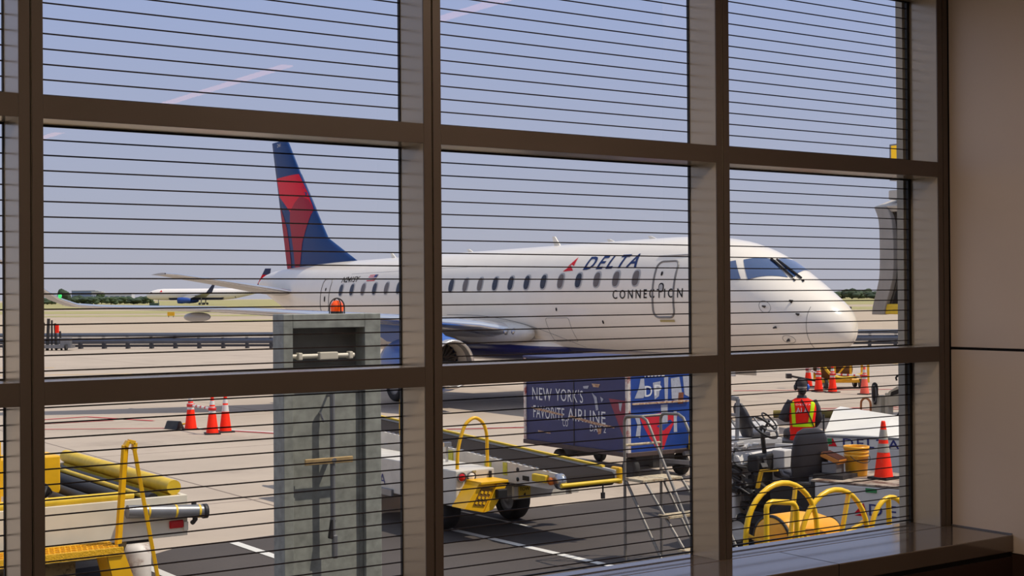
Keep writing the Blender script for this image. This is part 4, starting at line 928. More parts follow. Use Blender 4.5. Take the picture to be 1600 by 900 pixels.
# seat
SM = Matrix.Translation((-.29, .80, 0)) @ Matrix.Rotation(-.62, 4, 'Z')
q = MB(); q.box(-.24, .24, -.10, .44, .90, 1.03, SM); st_ = q.build('seat_cushion', VINYL, tg, bev=.045)
q = MB(); R = []
for z, w_, y0, th in ((.98, .22, -.10, .10), (1.10, .25, -.12, .12), (1.28, .25, -.145, .12), (1.44, .225, -.16, .11), (1.53, .18, -.165, .09), (1.575, .10, -.165, .05)):
    R.append([SM @ Vector((w_*math.copysign(abs(math.cos(2*PI*k/24))**.6, math.cos(2*PI*k/24)), y0+th/2*math.copysign(abs(math.sin(2*PI*k/24))**.7, math.sin(2*PI*k/24)), z)) for k in range(24)])
q.loft(R); q.build('backrest', VINYL, tg)
q = MB(); q.obox((-.33, .63, .94), (.26, .05, .10)); q.tube([(-.50, .9, .96), (-.60, .94, 1.0), (-.62, .96, 1.06)], .02, 8); q.build('seat_adjuster', GREY, tg)
# steering wheel
cw = Vector((-.30, 1.37, 1.54)); nrm = Vector((0, -.63, .78)).normalized(); uu = Vector((1, 0, 0)); vv = nrm.cross(uu)
q = MB(); q.tube([cw+uu*.2*math.cos(2*PI*k/36)+vv*.2*math.sin(2*PI*k/36) for k in range(37)], .016, 8, cap=False); sw = q.build('steering_wheel', GASKET, tg)
q = MB()
for a in (PI/2, PI*7/6, PI*11/6): q.tube([cw-nrm*.03, cw+uu*.19*math.cos(a)+vv*.19*math.sin(a)], .011, 6)
q.build('spokes', GREY, sw)
q = MB(); q.tube([cw-nrm*.05, cw+nrm*.005], .045, 14); q.build('hub', GASKET, sw)
q = MB(); q.tube([cw-nrm*.05, Vector((-.2, 1.42, 1.18))], .03, 10); q.build('steering_column', DARK, tg)
q = MB(); q.bar((-.60, 1.30, .80), (-.60, 1.24, 1.03), .06, .035); q.bar((-.60, 1.24, 1.02), (-.58, 1.02, 1.045), .04, .03); q.build('grab_handle', YEL, tg, bev=.006)
q = MB(); q.box(-.625, -.6, .50, .545, .36, .945); q.build('body_seam', GASKET, tg)
q = MB(); q.box(-.40, -.2, .55, 1.32, .36, .50); q.build('step_well', GASKET, tg)
q = MB(); q.box(-.632, -.62, -.32, -.18, .875, .925); q.build('green_tag', mat('tag_green', (30, 130, 70), .5), tg)
sf = lambda a, z: Vector((-.626, -a, z))
q = MB(); q.decal([(.15, .745), (.20, .60), (.14, .64)], sf); q.decal([(.15, .745), (.13, .64), (.02, .60)], sf); q.decal([(.03, .585), (.2, .585), (.14, .625)], sf); q.build('red_emblem', LRED, tg)
q = MB(); q.text('DELTA', lambda a, z: Vector((-.626, -.22-a, .60+z)), .95, .14, space=1.3); q.build('side_lettering', LNAVY, tg)
q = MB(); q.box(-.45, -.02, .20, .60, .97, 1.02); q.build('lamp_tray', DARK, tg)
q = MB(); q.obox((-.22, .45, 1.09), (.22, .2, .14)); q.build('lamp_box', GREY, tg, bev=.01)
q = MB(); q.obox((-.24, .43, 1.21), (.22, .26, .06), rx=.35); lb = q.build('amber_lamp', mat('amber_grille', (206, 128, 44), .4), tg, bev=.01)
q = MB()
for k in range(7): q.obox((-.34+.033*k, .42, 1.238), (.010, .25, .02), rx=.35)
q.build('lamp_ribs', mat('rib_brown', (92, 46, 24), .6), lb)
q = MB(); q.bar((.55, -.3, .97), (.55, -.3, 1.10), .05); q.build('stake_post', YEL, tg)
for x in (-.5, .5):
    wheel(tg, (x*1.04, .84, .34), .34, .20, hub=TWH)
    wheel(tg, (x, 1.62, .22), .22, .16, hub=TWH); wheel(tg, (x, -1.0, .22), .22, .16, hub=TWH)
q = MB(); q.box(-.5, .5, -1.2, 1.9, .24, .36); q.build('chassis', DARK, tg)
q = MB(); q.box(-.1, .1, -1.5, -1.28, .3, .46); q.build('tow_hitch', DARK, tg, bev=.01)
def tgw(x, y): return (13.6+x*math.cos(PH)-y*math.sin(PH), 7.2+x*math.sin(PH)+y*math.cos(PH))
cone('worn orange traffic cone with torn grey collars standing on the near tractor deck', tgw(-.02, -.13), .71, worn=True, z0=.97)
bx_, by_ = tgw(.06, .27)
bk = thing('bucket', 'yellow plastic bucket on the near tractor deck beside the cone', 'bucket', (bx_, by_, .97))
BUCK = mat('bucket_yellow', (240, 172, 26), .35, var=.05)
q = MB(); q.lathe([(.001, .002), (.128, .002), (.133, .015), (.146, .24), (.155, .245), (.155, .262), (.148, .266), (.149, .285), (.157, .29), (.157, .305), (.150, .31), (.151, .33), (.160, .335), (.160, .372), (.150, .372), (.146, .36), (.130, .02), (.001, .018)], n=36); q.build('pail', BUCK, bk)
q = MB(); q.tube([(.165*math.cos(t), -.05-.10*math.sin(t), .26-.09*math.sin(t)) for t in [PI*k/12 for k in range(13)]], .005, 6); q.build('handle', GASKET, bk)

# ------------------------------------------------------------------ second tractor with the seated person
P2 = PI/6
t2 = thing('baggage_tractor', 'far white baggage tractor with sloped white cover carrying the person in the vest', 'tractor', (17.07, 11.05, 0), P2)
q = MB(); q.loft([[(-.6, 0, .86), (-.6, 0, 1.06), (.1, 0, 1.38), (.6, 0, 1.40), (.6, 0, .86)], [(-.6, -.9, .86), (-.6, -.9, 1.05), (.1, -.9, 1.27), (.6, -.9, 1.28), (.6, -.9, .86)], [(-.6, -1.45, .86), (-.6, -1.45, 1.02), (.1, -1.55, 1.06), (.6, -1.6, 1.06), (.6, -1.6, .86)]], smooth=False); q.build('rear_cover', WHITE, t2, bev=.015)
q = MB(); q.box(-.6, .6, -1.5, .0, .38, .86); q.build('rear_body', TWH, t2, bev=.015)
q = MB(); q.box(-.605, -.59, -1.45, -.02, 1.0, 1.035); q.build('grille_strip', GREY, t2)
q = MB(); q.text('DELTA', lambda a, z: Vector((-.606, -.29-a, .865+z)), .86, .135, space=1.25, bold=.01); q.build('side_lettering', LNAVY, t2)
q = MB(); q.decal([(.06, .87), (.2, .87), (.13, 1.0)], lambda a, z: Vector((-.606, -a, z))); q.build('red_emblem', LRED, t2)
q = MB(); q.box(-.61, -.6, -.12, -.01, .90, .99); q.build('green_tag', mat('tag_green', (30, 130, 70)), t2)
q = MB(); q.box(-.6, .02, 0, 1.0, .38, .88); q.box(.02, .6, 0, 1.0, .38, .50); q.build('cab_tub', TWH, t2, bev=.015)
q = MB(); q.box(-.55, -.0, .08, .92, .88, .925); q.build('bench_seat', VINYL, t2, bev=.02)
q = MB(); q.box(-.6, .6, 1.02, 2.0, .38, 1.0); q.prism([(1.0, 1.0), (2.0, 1.0), (1.9, 1.08), (1.06, 1.14)], 'x', -.56, .56); q.build('hood', TWH, t2, bev=.03)
q = MB(); q.tube([(-.59, .01, .86), (-.59, .01, 1.36)], .016, 8); q.build('flag_post', DARK, t2)
q = MB(); q.box(-.5, .5, -1.4, 1.9, .25, .38); q.build('chassis', DARK, t2)
for x in (-.5, .5):
    for y in (-1.0, 1.5): wheel(t2, (x, y, .28), .28, .2)
cw = Vector((-.2, .98, 1.2)); q = MB(); q.tube([cw+Vector((.17*math.cos(2*PI*k/28), .11*math.sin(2*PI*k/28), .12*math.sin(2*PI*k/28))) for k in range(29)], .014, 6, cap=False); q.tube([cw, cw+Vector((0, .12, -.2))], .02, 8); q.build('steering_wheel', GASKET, t2)
q = MB(); q.ball((.35, -1.2, 1.25), .05, 12, 8); q.build('beacon', mat('orange_lens', (214, 110, 30)), t2)
q = MB(); q.tube([(.35, -1.2, 1.0), (.35, -1.2, 1.22)], .02, 8); q.build('beacon_post', GREY, t2)

# utility cart with a second black seat, half hidden by the mullion
uc = thing('utility_cart', 'grey framed utility cart with a black high-backed seat, left of the steering wheel', 'cart', (14.45, 10.75, 0), -.25)
q = MB(); q.box(-.12, .6, -.6, .8, 1.08, 1.16); q.build('deck', TWH, uc, bev=.01)
q = MB(); q.box(-.08, .55, -.5, .7, .35, 1.08); q.build('body', TWH, uc, bev=.02)
q = MB()
for x, y in ((-.09, -.5), (-.09, .1)): q.bar((x, y, 1.16), (x+.02, y, 1.74), .045)
q.bar((-.08, -.5, 1.74), (-.08, .1, 1.74), .06); q.bar((-.08, -.5, 1.3), (-.08, .1, 1.7), .03); q.bar((-.08, -.5, 1.5), (-.08, .1, 1.5), .04)
q.build('frame', GREY, uc, bev=.005)
q = MB(); R = []
for z, x0, w_, th in ((1.17, .10, .12, .10), (1.3, .06, .17, .12), (1.46, .02, .18, .12), (1.58, -.03, .15, .10), (1.66, -.05, .08, .05)):
    R.append([(x0+.10+th*.7*math.cos(2*PI*k/20), -.30+w_*math.sin(2*PI*k/20), z) for k in range(20)])
q.loft(R); q.build('backrest', VINYL, uc)
q = MB(); q.box(.18, .5, -.46, -.14, 1.16, 1.24); q.build('seat_cushion', VINYL, uc, bev=.03)
for x in (.0, .48):
    for y in (-.35, .55): wheel(uc, (x, y, .26), .26, .18)
dh = MB(); dh.tube(smooth_path([(26.7, 21.9, .10), (27.1, 21.4, .12), (27.6, 20.9, .11), (28.2, 20.5, .10)], 5), .10, 10)
tag(dh.build('drain_hose', mat('olive_hose', (118, 104, 44), .8, var=.15, vscale=6)), 'olive green hose lying on the apron beyond the black seats', 'hose')

# ------------------------------------------------------------------ hoop guard and tank close to the window
pg = thing('hoop_guard', 'row of bright yellow pipe hoops close outside the glass, lower right bay', 'guard rail', (10.4, 5.0, 0)); of = (10.4, 5.0, 0)
YB = mat('bright_yellow', (248, 196, 10), .35, var=.04)
def arch(x0, x1, zt, zs, y=5.0): return [(x0, y, 0), (x0, y, zs*.6)]+[((x0+x1)/2-(x1-x0)/2*math.cos(PI*k/16), y, zs+(zt-zs)*math.sin(PI*k/16)) for k in range(17)]+[(x1, y, zs*.6), (x1, y, 0)]
for a in ((9.27, 10.22, 1.45, .98), (9.99, 10.95, 1.325, .80), (10.99, 11.58, 1.18, .78)):
    q = MB(); q.tube(arch(*a), .026, 12); q.build('hoop', YB, pg, of)
q = MB(); q.tube([(9.40, 4.86, 0), (9.40, 4.86, 1.25)]+[(9.40+.08*(1-math.cos(PI/2*k/4)), 4.86, 1.25+.06*math.sin(PI/2*k/4)) for k in range(1, 5)]+[(9.70, 4.86, 1.285)]+[(9.70+.10*math.sin(PI/2*k/4), 4.86, 1.285-.1*(1-math.cos(PI/2*k/4))) for k in range(1, 5)]+[(9.80, 4.86, 0)], .026, 12); q.build('front_hoop', YB, pg, of)
for (x0, z0), (x1, z1) in (((9.93, 1.40), (9.80, .3)), ((10.68, 1.29), (10.45, .3)), ((11.26, 1.17), (11.34, .3))):
    q = MB(); q.bar((x0, 5.0, z0), (x1, 5.04, z1), .05, .025); q.build('flat_strut', YB, pg, of, bev=.004)
for (x0, z0), (x1, z1) in (((9.30, 1.0), (9.75, .80)), ((10.02, .95), (10.42, .72)), ((10.92, .97), (10.30, .72))):
    q = MB(); q.bar((x0, 5.02, z0), (x1, 5.06, z1), .05, .025); q.build('brace', YB, pg, of, bev=.004)
ytk = thing('yellow_tank', 'round-backed yellow tank lying behind the first two yellow hoops', 'tank', (10.4, 5.42, 0)); of = (10.4, 5.42, 0)
q = MB(); q.lathe([(.001, 9.99), (.2, 10.0), (.25, 10.03), (.27, 10.1), (.275, 10.25), (.265, 10.45), (.23, 10.66), (.175, 10.82), (.165, 10.86)], (0, 5.42, .80), 'x', 32); q.build('shell', mat('tank_yellow', (240, 166, 16), .4, var=.07, vscale=5), ytk, of)
q = MB(); q.lathe([(.165, 10.855), (.175, 10.87), (.12, 10.88), (.13, 10.885), (.09, 10.89), (.001, 10.88)], (0, 5.42, .80), 'x', 24); q.build('end_coupling', GASKET, ytk, of)
q = MB(); q.lathe([(.243, 10.02), (.262, 10.025), (.266, 10.045), (.255, 10.05)], (0, 5.42, .80), 'x', 32); q.build('edge_band', GASKET, ytk, of)
q = MB(); q.box(10.1, 10.2, 5.22, 5.62, 0, .62); q.box(10.55, 10.65, 5.22, 5.62, 0, .62); q.build('saddle', YB, ytk, of, bev=.01)
q = MB(); q.obox((9.9, 5.25, .60), (.3, .2, .3)); q.box(9.80, 10.0, 5.2, 5.3, 0, .5); q.build('valve_box', YB, ytk, of, bev=.03)

# ------------------------------------------------------------------ charging pedestals
CHG = mat('charger_beige', (204, 194, 172), .5, var=.06)
def charger(x, y, lab, second):
    t = thing('charging_post', lab, 'charger', (x, y, 0), 0, 'vehicle charging posts')
    if not second:
        q = MB(); q.prism([(-.15, 0), (.15, 0), (.15, .58), (.08, .62), (.05, .46), (-.05, .44), (-.09, .60), (-.15, .56)], 'x', -.10, .12); q.build('post', CHG, t, bev=.02)
        q = MB(); q.loft([[(-.13+.05*f*math.cos(2*PI*k/14), .01+.11*f*math.sin(2*PI*k/14), z) for k in range(14)] for z, f in ((.34, .35), (.5, .6), (.62, .95), (.78, 1.0), (.88, .75), (.92, .3))]); q.build('connector', GASKET, t)
        q = MB(); q.tube([(-.17, .07*math.cos(2*PI*k/20), .62+.22*math.sin(2*PI*k/20)) for k in range(21)], .014, 8); q.build('cable_loop', GREY, t)
    else:
        q = MB(); q.box(-.1, .1, -.06, .06, 0, .66); q.build('post', CHG, t, bev=.02)
        q = MB(); q.prism([(-.07, .30), (-.42, .36), (-.46, .80), (-.36, .86), (-.07, .70)], 'x', -.12, .14); sc_ = q.build('slanted_cabinet', CHG, t, bev=.02)
        q = MB(); q.prism([(-.15, .60), (-.40, .66), (-.40, .78), (-.18, .70)], 'x', -.13, -.12); q.build('screen', GASKET, sc_)
        q = MB(); q.tube(smooth_path([(-.14, -.44, .78), (-.16, -.50, .5), (-.14, -.46, .2), (-.14, -.34, .06), (-.14, -.2, .02)], 5), .03, 8); q.build('hanging_cable', GASKET, t)
        q = MB(); q.tube(smooth_path([(-.1, -.42, .84), (-.1, -.47, 1.02), (-.1, -.40, 1.12), (-.1, -.32, 1.08), (-.1, -.34, 1.0)], 5), .025, 8); q.build('hanging_cable', GASKET, t)
    return t
charger(28.9, 20.27, 'beige charging post with a black connector on top, left one of the pair', False)
charger(28.9, 19.92, 'beige charging post with slanted cabinet and hanging black cables by the exterior wall', True)
rh = MB(); rh.tube(smooth_path([(28.9, 20.86, 0), (28.9, 20.86, .34), (28.9, 20.80, .44), (28.9, 20.70, .48), (28.9, 20.60, .44), (28.9, 20.54, .34), (28.9, 20.54, 0)], 5), .03, 10)
tag(rh.build('bollard_hoop', mat('hoop_red_yellow', (196, 120, 70), .5, var=.3, vscale=4)), 'small weathered hoop barrier just left of the charging posts', 'barrier')

# yellow wheeled cart beyond the cones
yc = thing('wheeled_cart', 'yellow wheeled equipment cart behind the cones in the right bay', 'cart', (36.75, 29.0, 0), -.6)
q = MB(); q.box(-.6, 1.15, -.45, .45, .20, .30); q.build('bed', YEL, yc, bev=.02)
q = MB()
for x in (-.55, -.05, .5, 1.1):
    for y in (-.42, .42): q.bar((x, y, .3), (x, y, 1.05), .07)
for y in (-.42, .42): q.bar((-.55, y, 1.02), (1.1, y, 1.02), .07); q.bar((-.05, y, .35), (.5, y, 1.0), .05)
q.build('frame', YEL, yc)
for x in (-.3, .28):
    q = MB(); q.lathe([(.001, -.3), (.33, -.3), (.33, -.24), (.2, -.24), (.2, .24), (.33, .24), (.33, .3), (.001, .3)], (x, 0, .66), 'y', 20); q.build('cable_reel', mat('reel_brown', (96, 62, 30), .7, var=.2), yc)
q = MB(); q.tube(smooth_path([(-.5, -.46, .9), (-.2, -.5, .5), (.3, -.5, .36), (.9, -.5, .5)], 6), .05, 8); q.build('yellow_hose', YELW, yc)
for x in (-.35, .85):
    for y in (-.42, .42): wheel(yc, (x, y, .17), .17, .12)
q = MB(); q.bar((-.6, 0, .25), (-1.5, 0, .42), .07); q.box(-1.62, -1.45, -.12, .12, .34, .5); q.build('drawbar', DARK, yc)

# ------------------------------------------------------------------ jet bridge at the right
jb = thing('jet_bridge', 'grey passenger boarding bridge head with accordion canopy, far right behind the jet nose', 'boarding bridge', (29.5, 18, 0)); of = (29.5, 18, 0)
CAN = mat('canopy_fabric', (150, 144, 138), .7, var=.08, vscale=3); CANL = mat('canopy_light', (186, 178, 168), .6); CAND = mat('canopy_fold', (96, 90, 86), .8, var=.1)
prof = [(19.60, 5.45), (19.46, 5.09), (19.43, 4.5), (19.44, 3.79), (19.50, 3.46), (19.66, 2.95), (19.70, 2.71)]
def jamb(sgn, x0, x1, dw, off_=0.0):
    q = MB(); pf = smooth_path([(0, y, z) for y, z in prof], 5); c = 17.8
    out = [((c+sgn*(p.y-c)), p.z) for p in pf]; inn = [((c+sgn*(p.y-c-dw-.05*math.sin((p.z-2.7)*1.1))), p.z) for p in reversed(pf)]
    q.prism(out+inn, 'x', x0, x1); return q
for sgn in (1, -1):
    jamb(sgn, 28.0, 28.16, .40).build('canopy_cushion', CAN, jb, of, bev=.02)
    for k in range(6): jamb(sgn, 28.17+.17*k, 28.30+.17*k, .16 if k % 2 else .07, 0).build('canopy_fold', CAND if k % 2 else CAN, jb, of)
q = MB(); q.prism([(28.0, 5.45), (28.9, 5.72), (29.2, 5.72), (29.2, 5.5), (28.1, 5.30)], 'y', 16.0, 19.6); q.build('canopy_roof', CANL, jb, of, bev=.02)
q = MB(); q.box(28.2, 31.6, 16.2, 19.30, 5.62, 5.86); q.build('cab_roof', CANL, jb, of, bev=.03)
q = MB(); q.box(29.3, 31.8, 16.2, 19.2, 2.5, 5.62); q.build('cab', CAND, jb, of, bev=.03)
q = MB(); q.box(31.8, 46, 16.4, 18.9, 2.7, 5.4); q.build('tunnel', EXTM, jb, of, bev=.03)
q = MB(); q.box(28.05, 29.5, 16.1, 19.45, 2.72, 2.98); bf = q.build('floor_bumper', YELW, jb, of, bev=.03)
q = MB(); q.box(28.1, 28.6, 18.4, 18.95, 2.98, 3.16); q.build('yellow_block', YEL, bf, of, bev=.02)
for y, r in ((18.98, .035), (18.86, .05), (18.72, .03)):
    q = MB(); q.tube(smooth_path([(28.5, y, 5.35), (28.5, y+.03, 4.6), (28.52, y-.05, 3.9), (28.5, y+.04, 3.4), (28.5, y, 3.0)], 5), r, 8); q.build('cable', GASKET if r > .04 else GREY, jb, of)
q = MB(); q.lathe([(.001, 0), (.13, 0), (.13, .05), (.001, .05)], (28.4, 18.86, 3.62), 'x', 16); q.build('warning_disc', RUST, jb, of)
q = MB(); q.box(31.2, 31.9, 17.2, 18.2, .0, 2.55); q.box(30.8, 32.3, 16.6, 18.8, 0, .5); q.build('drive_column', GREY, jb, of, bev=.03)
gs = thing('gate_sign', 'yellow sign box in a grey frame above the boarding bridge, far upper right', 'sign', (28.4, 19.0, 5.86)); of = (28.4, 19.0, 5.86)
q = MB(); q.box(28.19, 28.45, 18.56, 19.19, 6.15, 6.98); q.build('panel', mat('glow_yellow', (250, 196, 10), .5, emit=((255, 190, 0), .25)), gs, of)  # faint glow added to lift the shaded yellow face
q = MB(); q.box(28.2, 28.5, 19.19, 19.25, 6.1, 7.02); q.box(28.2, 28.5, 18.50, 18.56, 6.1, 7.02); q.box(28.2, 28.5, 18.56, 19.19, 6.98, 7.02); q.box(28.2, 28.5, 18.56, 19.19, 6.10, 6.15); q.box(28.3, 28.4, 18.85, 18.95, 5.86, 6.1); q.build('frame', GREY, gs, of)

# ------------------------------------------------------------------ blast fence across the apron
bfz = math.atan2(-.633, .774)
bfn = thing('blast_fence', 'long low dark steel fence with a white rail crossing the apron behind the jet', 'fence', (27.26, 87.47, 0), bfz)
BFM = mat('fence_panel', (84, 90, 104), .45, .3, var=.1, vscale=1.5); BFD = mat('fence_dark', (58, 58, 62), .6, var=.1)
L0, L1 = -8, 66
q = MB()
R = [[(x, -.10+.02, .31), (x, -.16, .5), (x, -.10, .68), (x, .04, .68), (x, .04, .31)] for x in (L0, L1)]; q.loft(R, smooth=False); q.build('lower_panel', BFM, bfn)
q = MB(); R = [[(x, -.04, .77), (x, -.10, .9), (x, .02, 1.02), (x, .10, 1.0), (x, .08, .77)] for x in (L0, L1)]; q.loft(R, smooth=False); q.build('upper_panel', BFM, bfn)
q = MB(); q.box(L0, L1, -.14, .0, .70, .745); q.build('white_rail', WHITE, bfn)
q = MB(); q.box(L0, L1, -.14, -.02, .12, .27); q.build('base_rail', BFD, bfn)
post = None
for k in range(47):
    x = L0+.7+1.57*k
    if post is None:
        q = MB(); q.box(x-.07, x+.07, -.12, .10, 0, .76); q.prism([(.10, 0), (.55, 0), (.10, .7)], 'x', x-.04, x+.04); post = q.build('post', BFD, bfn); px0 = x
    else:
        c = post.copy(); COL.objects.link(c); c.location = (x-px0, 0, 0); c.parent = bfn
for k in range(40):
    pass
rk = thing('tow_bar_rack', 'cluster of upright dark poles and fittings at the left end of the dark fence', 'rack', (26.3, 84.6, 0), -.6)
for k, (x, h, r) in enumerate(((-.5, 1.5, .07), (-.25, 1.75, .06), (.0, 2.0, .10), (.25, 1.9, .06), (.5, 1.7, .08), (.8, 1.2, .07))):
    q = MB(); q.tube([(x, .1*k, .0), (x+.1*math.sin(k), .1*k, h)], r, 8); q.build('pole', DARK, rk)
q = MB(); q.box(-.7, 1.6, -.2, .7, .15, .35); q.box(.9, 1.5, -.1, .4, .35, .8); q.build('rack_base', GREY, rk)
q = MB(); q.obox((.62, .2, 1.35), (.18, .2, .5)); q.build('red_flag', CONE, rk)
for x in (-.5, 1.3): wheel(rk, (x, -.2, .2), .2, .14)

# ------------------------------------------------------------------ the person on the far tractor
FWD = -.607
pr = thing('person', 'person in orange and lime vest and dark cap, back turned, on the far tractor', 'person', (16.64, 11.30, 0), FWD)
SKIN = mat('skin', (120, 80, 60), .55); TROU = mat('trouser_navy', (40, 42, 52), .8); JACK = mat('jacket_dark', (52, 50, 56), .8, var=.08, vscale=12)
VEST = mat('vest_orange', (255, 26, 6), .7, var=.05, vscale=8, spec=.2); LIME = mat('lime_tape', (204, 236, 8), .6, spec=.2); CAPM = mat('cap_dark', (52, 46, 46), .8, var=.1, vscale=20)
V, E_, RR = [], [], []
def jt(p, r, par=None):
    V.append(Vector(p)); RR.append(r if isinstance(r, tuple) else (r, r)); i = len(V)-1
    if par is not None: E_.append((par, i))
    return i
pel = jt((0, 0, 1.03), (.155, .115)); sp1 = jt((0, -.01, 1.2), (.145, .105), pel); ch = jt((0, -.01, 1.40), (.16, .11), sp1); nb = jt((0, 0, 1.56), (.075, .07), ch); nk = jt((0, .02, 1.64), .056, nb); hd0 = jt((0, .03, 1.70), .07, nk)
for sd_ in (-1, 1):
    sh = jt((sd_*.175, 0, 1.515), .068, ch)
    if sd_ < 0: el = jt((-.31, .0, 1.265), .048, sh); wr = jt((-.17, .22, 1.22), .032, el); pm = jt((-.13, .29, 1.23), (.036, .018), wr); dr_ = Vector((.25, .9, .1))
    else: el = jt((.262, .01, 1.25), .048, sh); wr = jt((.24, .20, 1.12), .032, el); pm = jt((.22, .27, 1.11), (.036, .018), wr); dr_ = Vector((-.15, .95, -.15))
    dr_.normalize(); sdv = dr_.cross(Vector((0, 0, 1))).normalized()
    for k, (o_, ln) in enumerate(((-.03, .07), (-.01, .08), (.01, .076), (.03, .06))):
        b0 = jt(V[pm]+sdv*o_+dr_*.02, .0095, pm); b1 = jt(V[b0]+dr_*ln*.55, .0085, b0); jt(V[b1]+dr_*ln*.35+Vector((0, 0, -.02)), .0075, b1)
    tb0 = jt(V[wr]+dr_*.03+sdv*sd_*-.035, .011, wr); jt(V[tb0]+dr_*.035+sdv*sd_*-.02, .009, tb0)
    hp = jt((sd_*.09, .05, 1.0), .095, pel); kn = jt((sd_*.13, .46, 1.0), .068, hp); an = jt((sd_*.13, .50, .60), .045, kn); jt((sd_*.14, .66, .555), .04, an)
me = bpy.data.meshes.new('body'); me.from_pydata([tuple(v) for v in V], E_, []); body_o = bpy.data.objects.new('tmp_body', me); COL.objects.link(body_o)
md = body_o.modifiers.new('skin', 'SKIN'); md.use_smooth_shade = True
for i, v in enumerate(me.skin_vertices[0].data): v.radius = RR[i]; v.use_root = (i == 0)
s2 = body_o.modifiers.new('sub', 'SUBSURF'); s2.levels = 2; s2.render_levels = 2
dg = bpy.context.evaluated_depsgraph_get(); sk = bpy.data.meshes.new_from_object(body_o.evaluated_get(dg)); bpy.data.objects.remove(body_o)
q = MB(); q.bm.from_mesh(sk)
hc = Vector((0, .03, 1.765))
q.ball(hc, 1, 24, 16, (.075, .098, .118)); q.ball(hc+Vector((0, .035, -.055)), 1, 16, 10, (.056, .062, .062))
q.ball(hc+Vector((0, .10, -.02)), 1, 10, 8, (.014, .022, .022))
for sd_ in (-1, 1): q.ball(hc+Vector((sd_*.076, -.005, -.015)), 1, 10, 8, (.012, .022, .034)); q.ball(hc+Vector((sd_*.03, .084, .005)), 1, 8, 6, (.014, .012, .010))
q.ball(hc+Vector((0, .088, -.06)), 1, 10, 6, (.026, .012, .012))
tmp = q.build('tmp_body', SKIN, None, fix=False)
rm = tmp.modifiers.new('rm', 'REMESH'); rm.mode = 'VOXEL'; rm.voxel_size = .0075; rm.use_smooth_shade = True
sm = tmp.modifiers.new('sm', 'SMOOTH'); sm.iterations = 3; sm.factor = .4
dg = bpy.context.evaluated_depsgraph_get(); bm_ = bpy.data.meshes.new_from_object(tmp.evaluated_get(dg)); bpy.data.objects.remove(tmp)
for p in bm_.polygons: p.use_smooth = True
bo = bpy.data.objects.new('body', bm_); COL.objects.link(bo); bo.parent = pr; bm_.materials.clear(); bm_.materials.append(SKIN)
VZ = [(.925, .205, .155), (1.0, .205, .16), (1.1, .195, .15), (1.2, .198, .148), (1.3, .21, .148), (1.42, .222, .145), (1.50, .212, .13), (1.55, .16, .105), (1.585, .095, .085)]
fr_, fy_ = pchip([v[0] for v in VZ], [v[1] for v in VZ]), pchip([v[0] for v in VZ], [v[2] for v in VZ])
def vs_(x, z, off=.004):
    rx, ry = fr_(z), fy_(z); k = max(0, 1-(abs(x)/rx)**2.6)**(1/2.6); return Vector((x, -ry*k-off-.005, z))
q = MB(); q.loft([[(fr_(z)*math.copysign(abs(math.cos(2*PI*k/36))**(2/2.6), math.cos(2*PI*k/36)), -.005+fy_(z)*math.copysign(abs(math.sin(2*PI*k/36))**(2/2.6), math.sin(2*PI*k/36)), z) for k in range(36)] for z in [.925+.66*i/18 for i in range(19)]], cap=False); vst = q.build('vest', VEST, pr)
q = MB(); q.decal([(-.193, 1.135), (.193, 1.135), (.193, 1.19), (-.193, 1.19)], vs_, .03); q.build('reflective_band', LIME, vst)
q = MB(); q.decal([(-.198, 1.50), (-.150, 1.545), (-.128, 1.19), (-.18, 1.19)], vs_, .03); q.build('reflective_stripe', LIME, vst)
q = MB(); q.decal([(.125, 1.55), (.19, 1.51), (.12, 1.19), (.06, 1.19)], vs_, .03); q.build('reflective_stripe', LIME, vst)
q = MB(); q.text('DELTA', lambda a, z: vs_(-.125+a, 1.475+z), .24, .025, space=1.3, tol=.03); q.build('vest_lettering', LWHT, vst)
q = MB(); q.text('ALA', lambda a, z: vs_(-.125+a, 1.355+z), .19, .085, tol=.03); q.build('vest_lettering', LWHT, vst)
q = MB(); q.tube([vs_(-.03+.20*t, 1.57-.45*t, .008) for t in [k/12 for k in range(13)]], .009, 6); q.build('radio_strap', GASKET, vst)
q = MB(); q.tube([(-.165, 0, 1.525), (-.235, -.005, 1.42), (-.312, 0, 1.27), (-.24, .11, 1.245), (-.185, .20, 1.225)], [.075, .073, .068, .058, .048], 14); q.build('sleeve', JACK, pr)
q = MB(); q.tube([(.165, 0, 1.525), (.222, .0, 1.42), (.264, .01, 1.255), (.255, .11, 1.19), (.243, .18, 1.135)], [.075, .073, .066, .058, .048], 14); q.build('sleeve', JACK, pr)
q = MB(); q.loft([[(.215*math.cos(2*PI*k/28)*f, .0+.16*math.sin(2*PI*k/28)*f, z) for k in range(28)] for z, f in ((.93, .96), (.97, 1.0), (1.02, .98), (1.08, .9))]); q.build('trousers', TROU, pr)
for sd_ in (-1, 1):
    q = MB(); q.tube([(sd_*.09, .03, 1.0), (sd_*.12, .3, 1.0), (sd_*.13, .47, .985), (sd_*.132, .505, .92), (sd_*.13, .505, .64)], [.105, .092, .082, .075, .062], 14); q.build('trouser_leg', TROU, pr)
    q = MB(); q.loft([[(sd_*.135+.05*f*math.cos(2*PI*k/16), y, .555+h*math.sin(2*PI*k/16)) for k in range(16)] for y, f, h in ((.43, .7, .04), (.5, 1, .055), (.58, 1, .05), (.66, 1, .042), (.71, .7, .03))]); q.tube([(sd_*.13, .505, .57), (sd_*.13, .505, .68)], .058, 12); q.build('boot', GASKET, pr)
q = MB(); q.loft([[(.088*c_*math.cos(2*PI*k/24), .03+.110*c_*math.sin(2*PI*k/24), z) for k in range(24)] for z, c_ in ((1.765, .98), (1.80, 1.0), (1.84, .93), (1.87, .74), (1.888, .45), (1.894, .02))]); cp = q.build('cap', CAPM, pr)
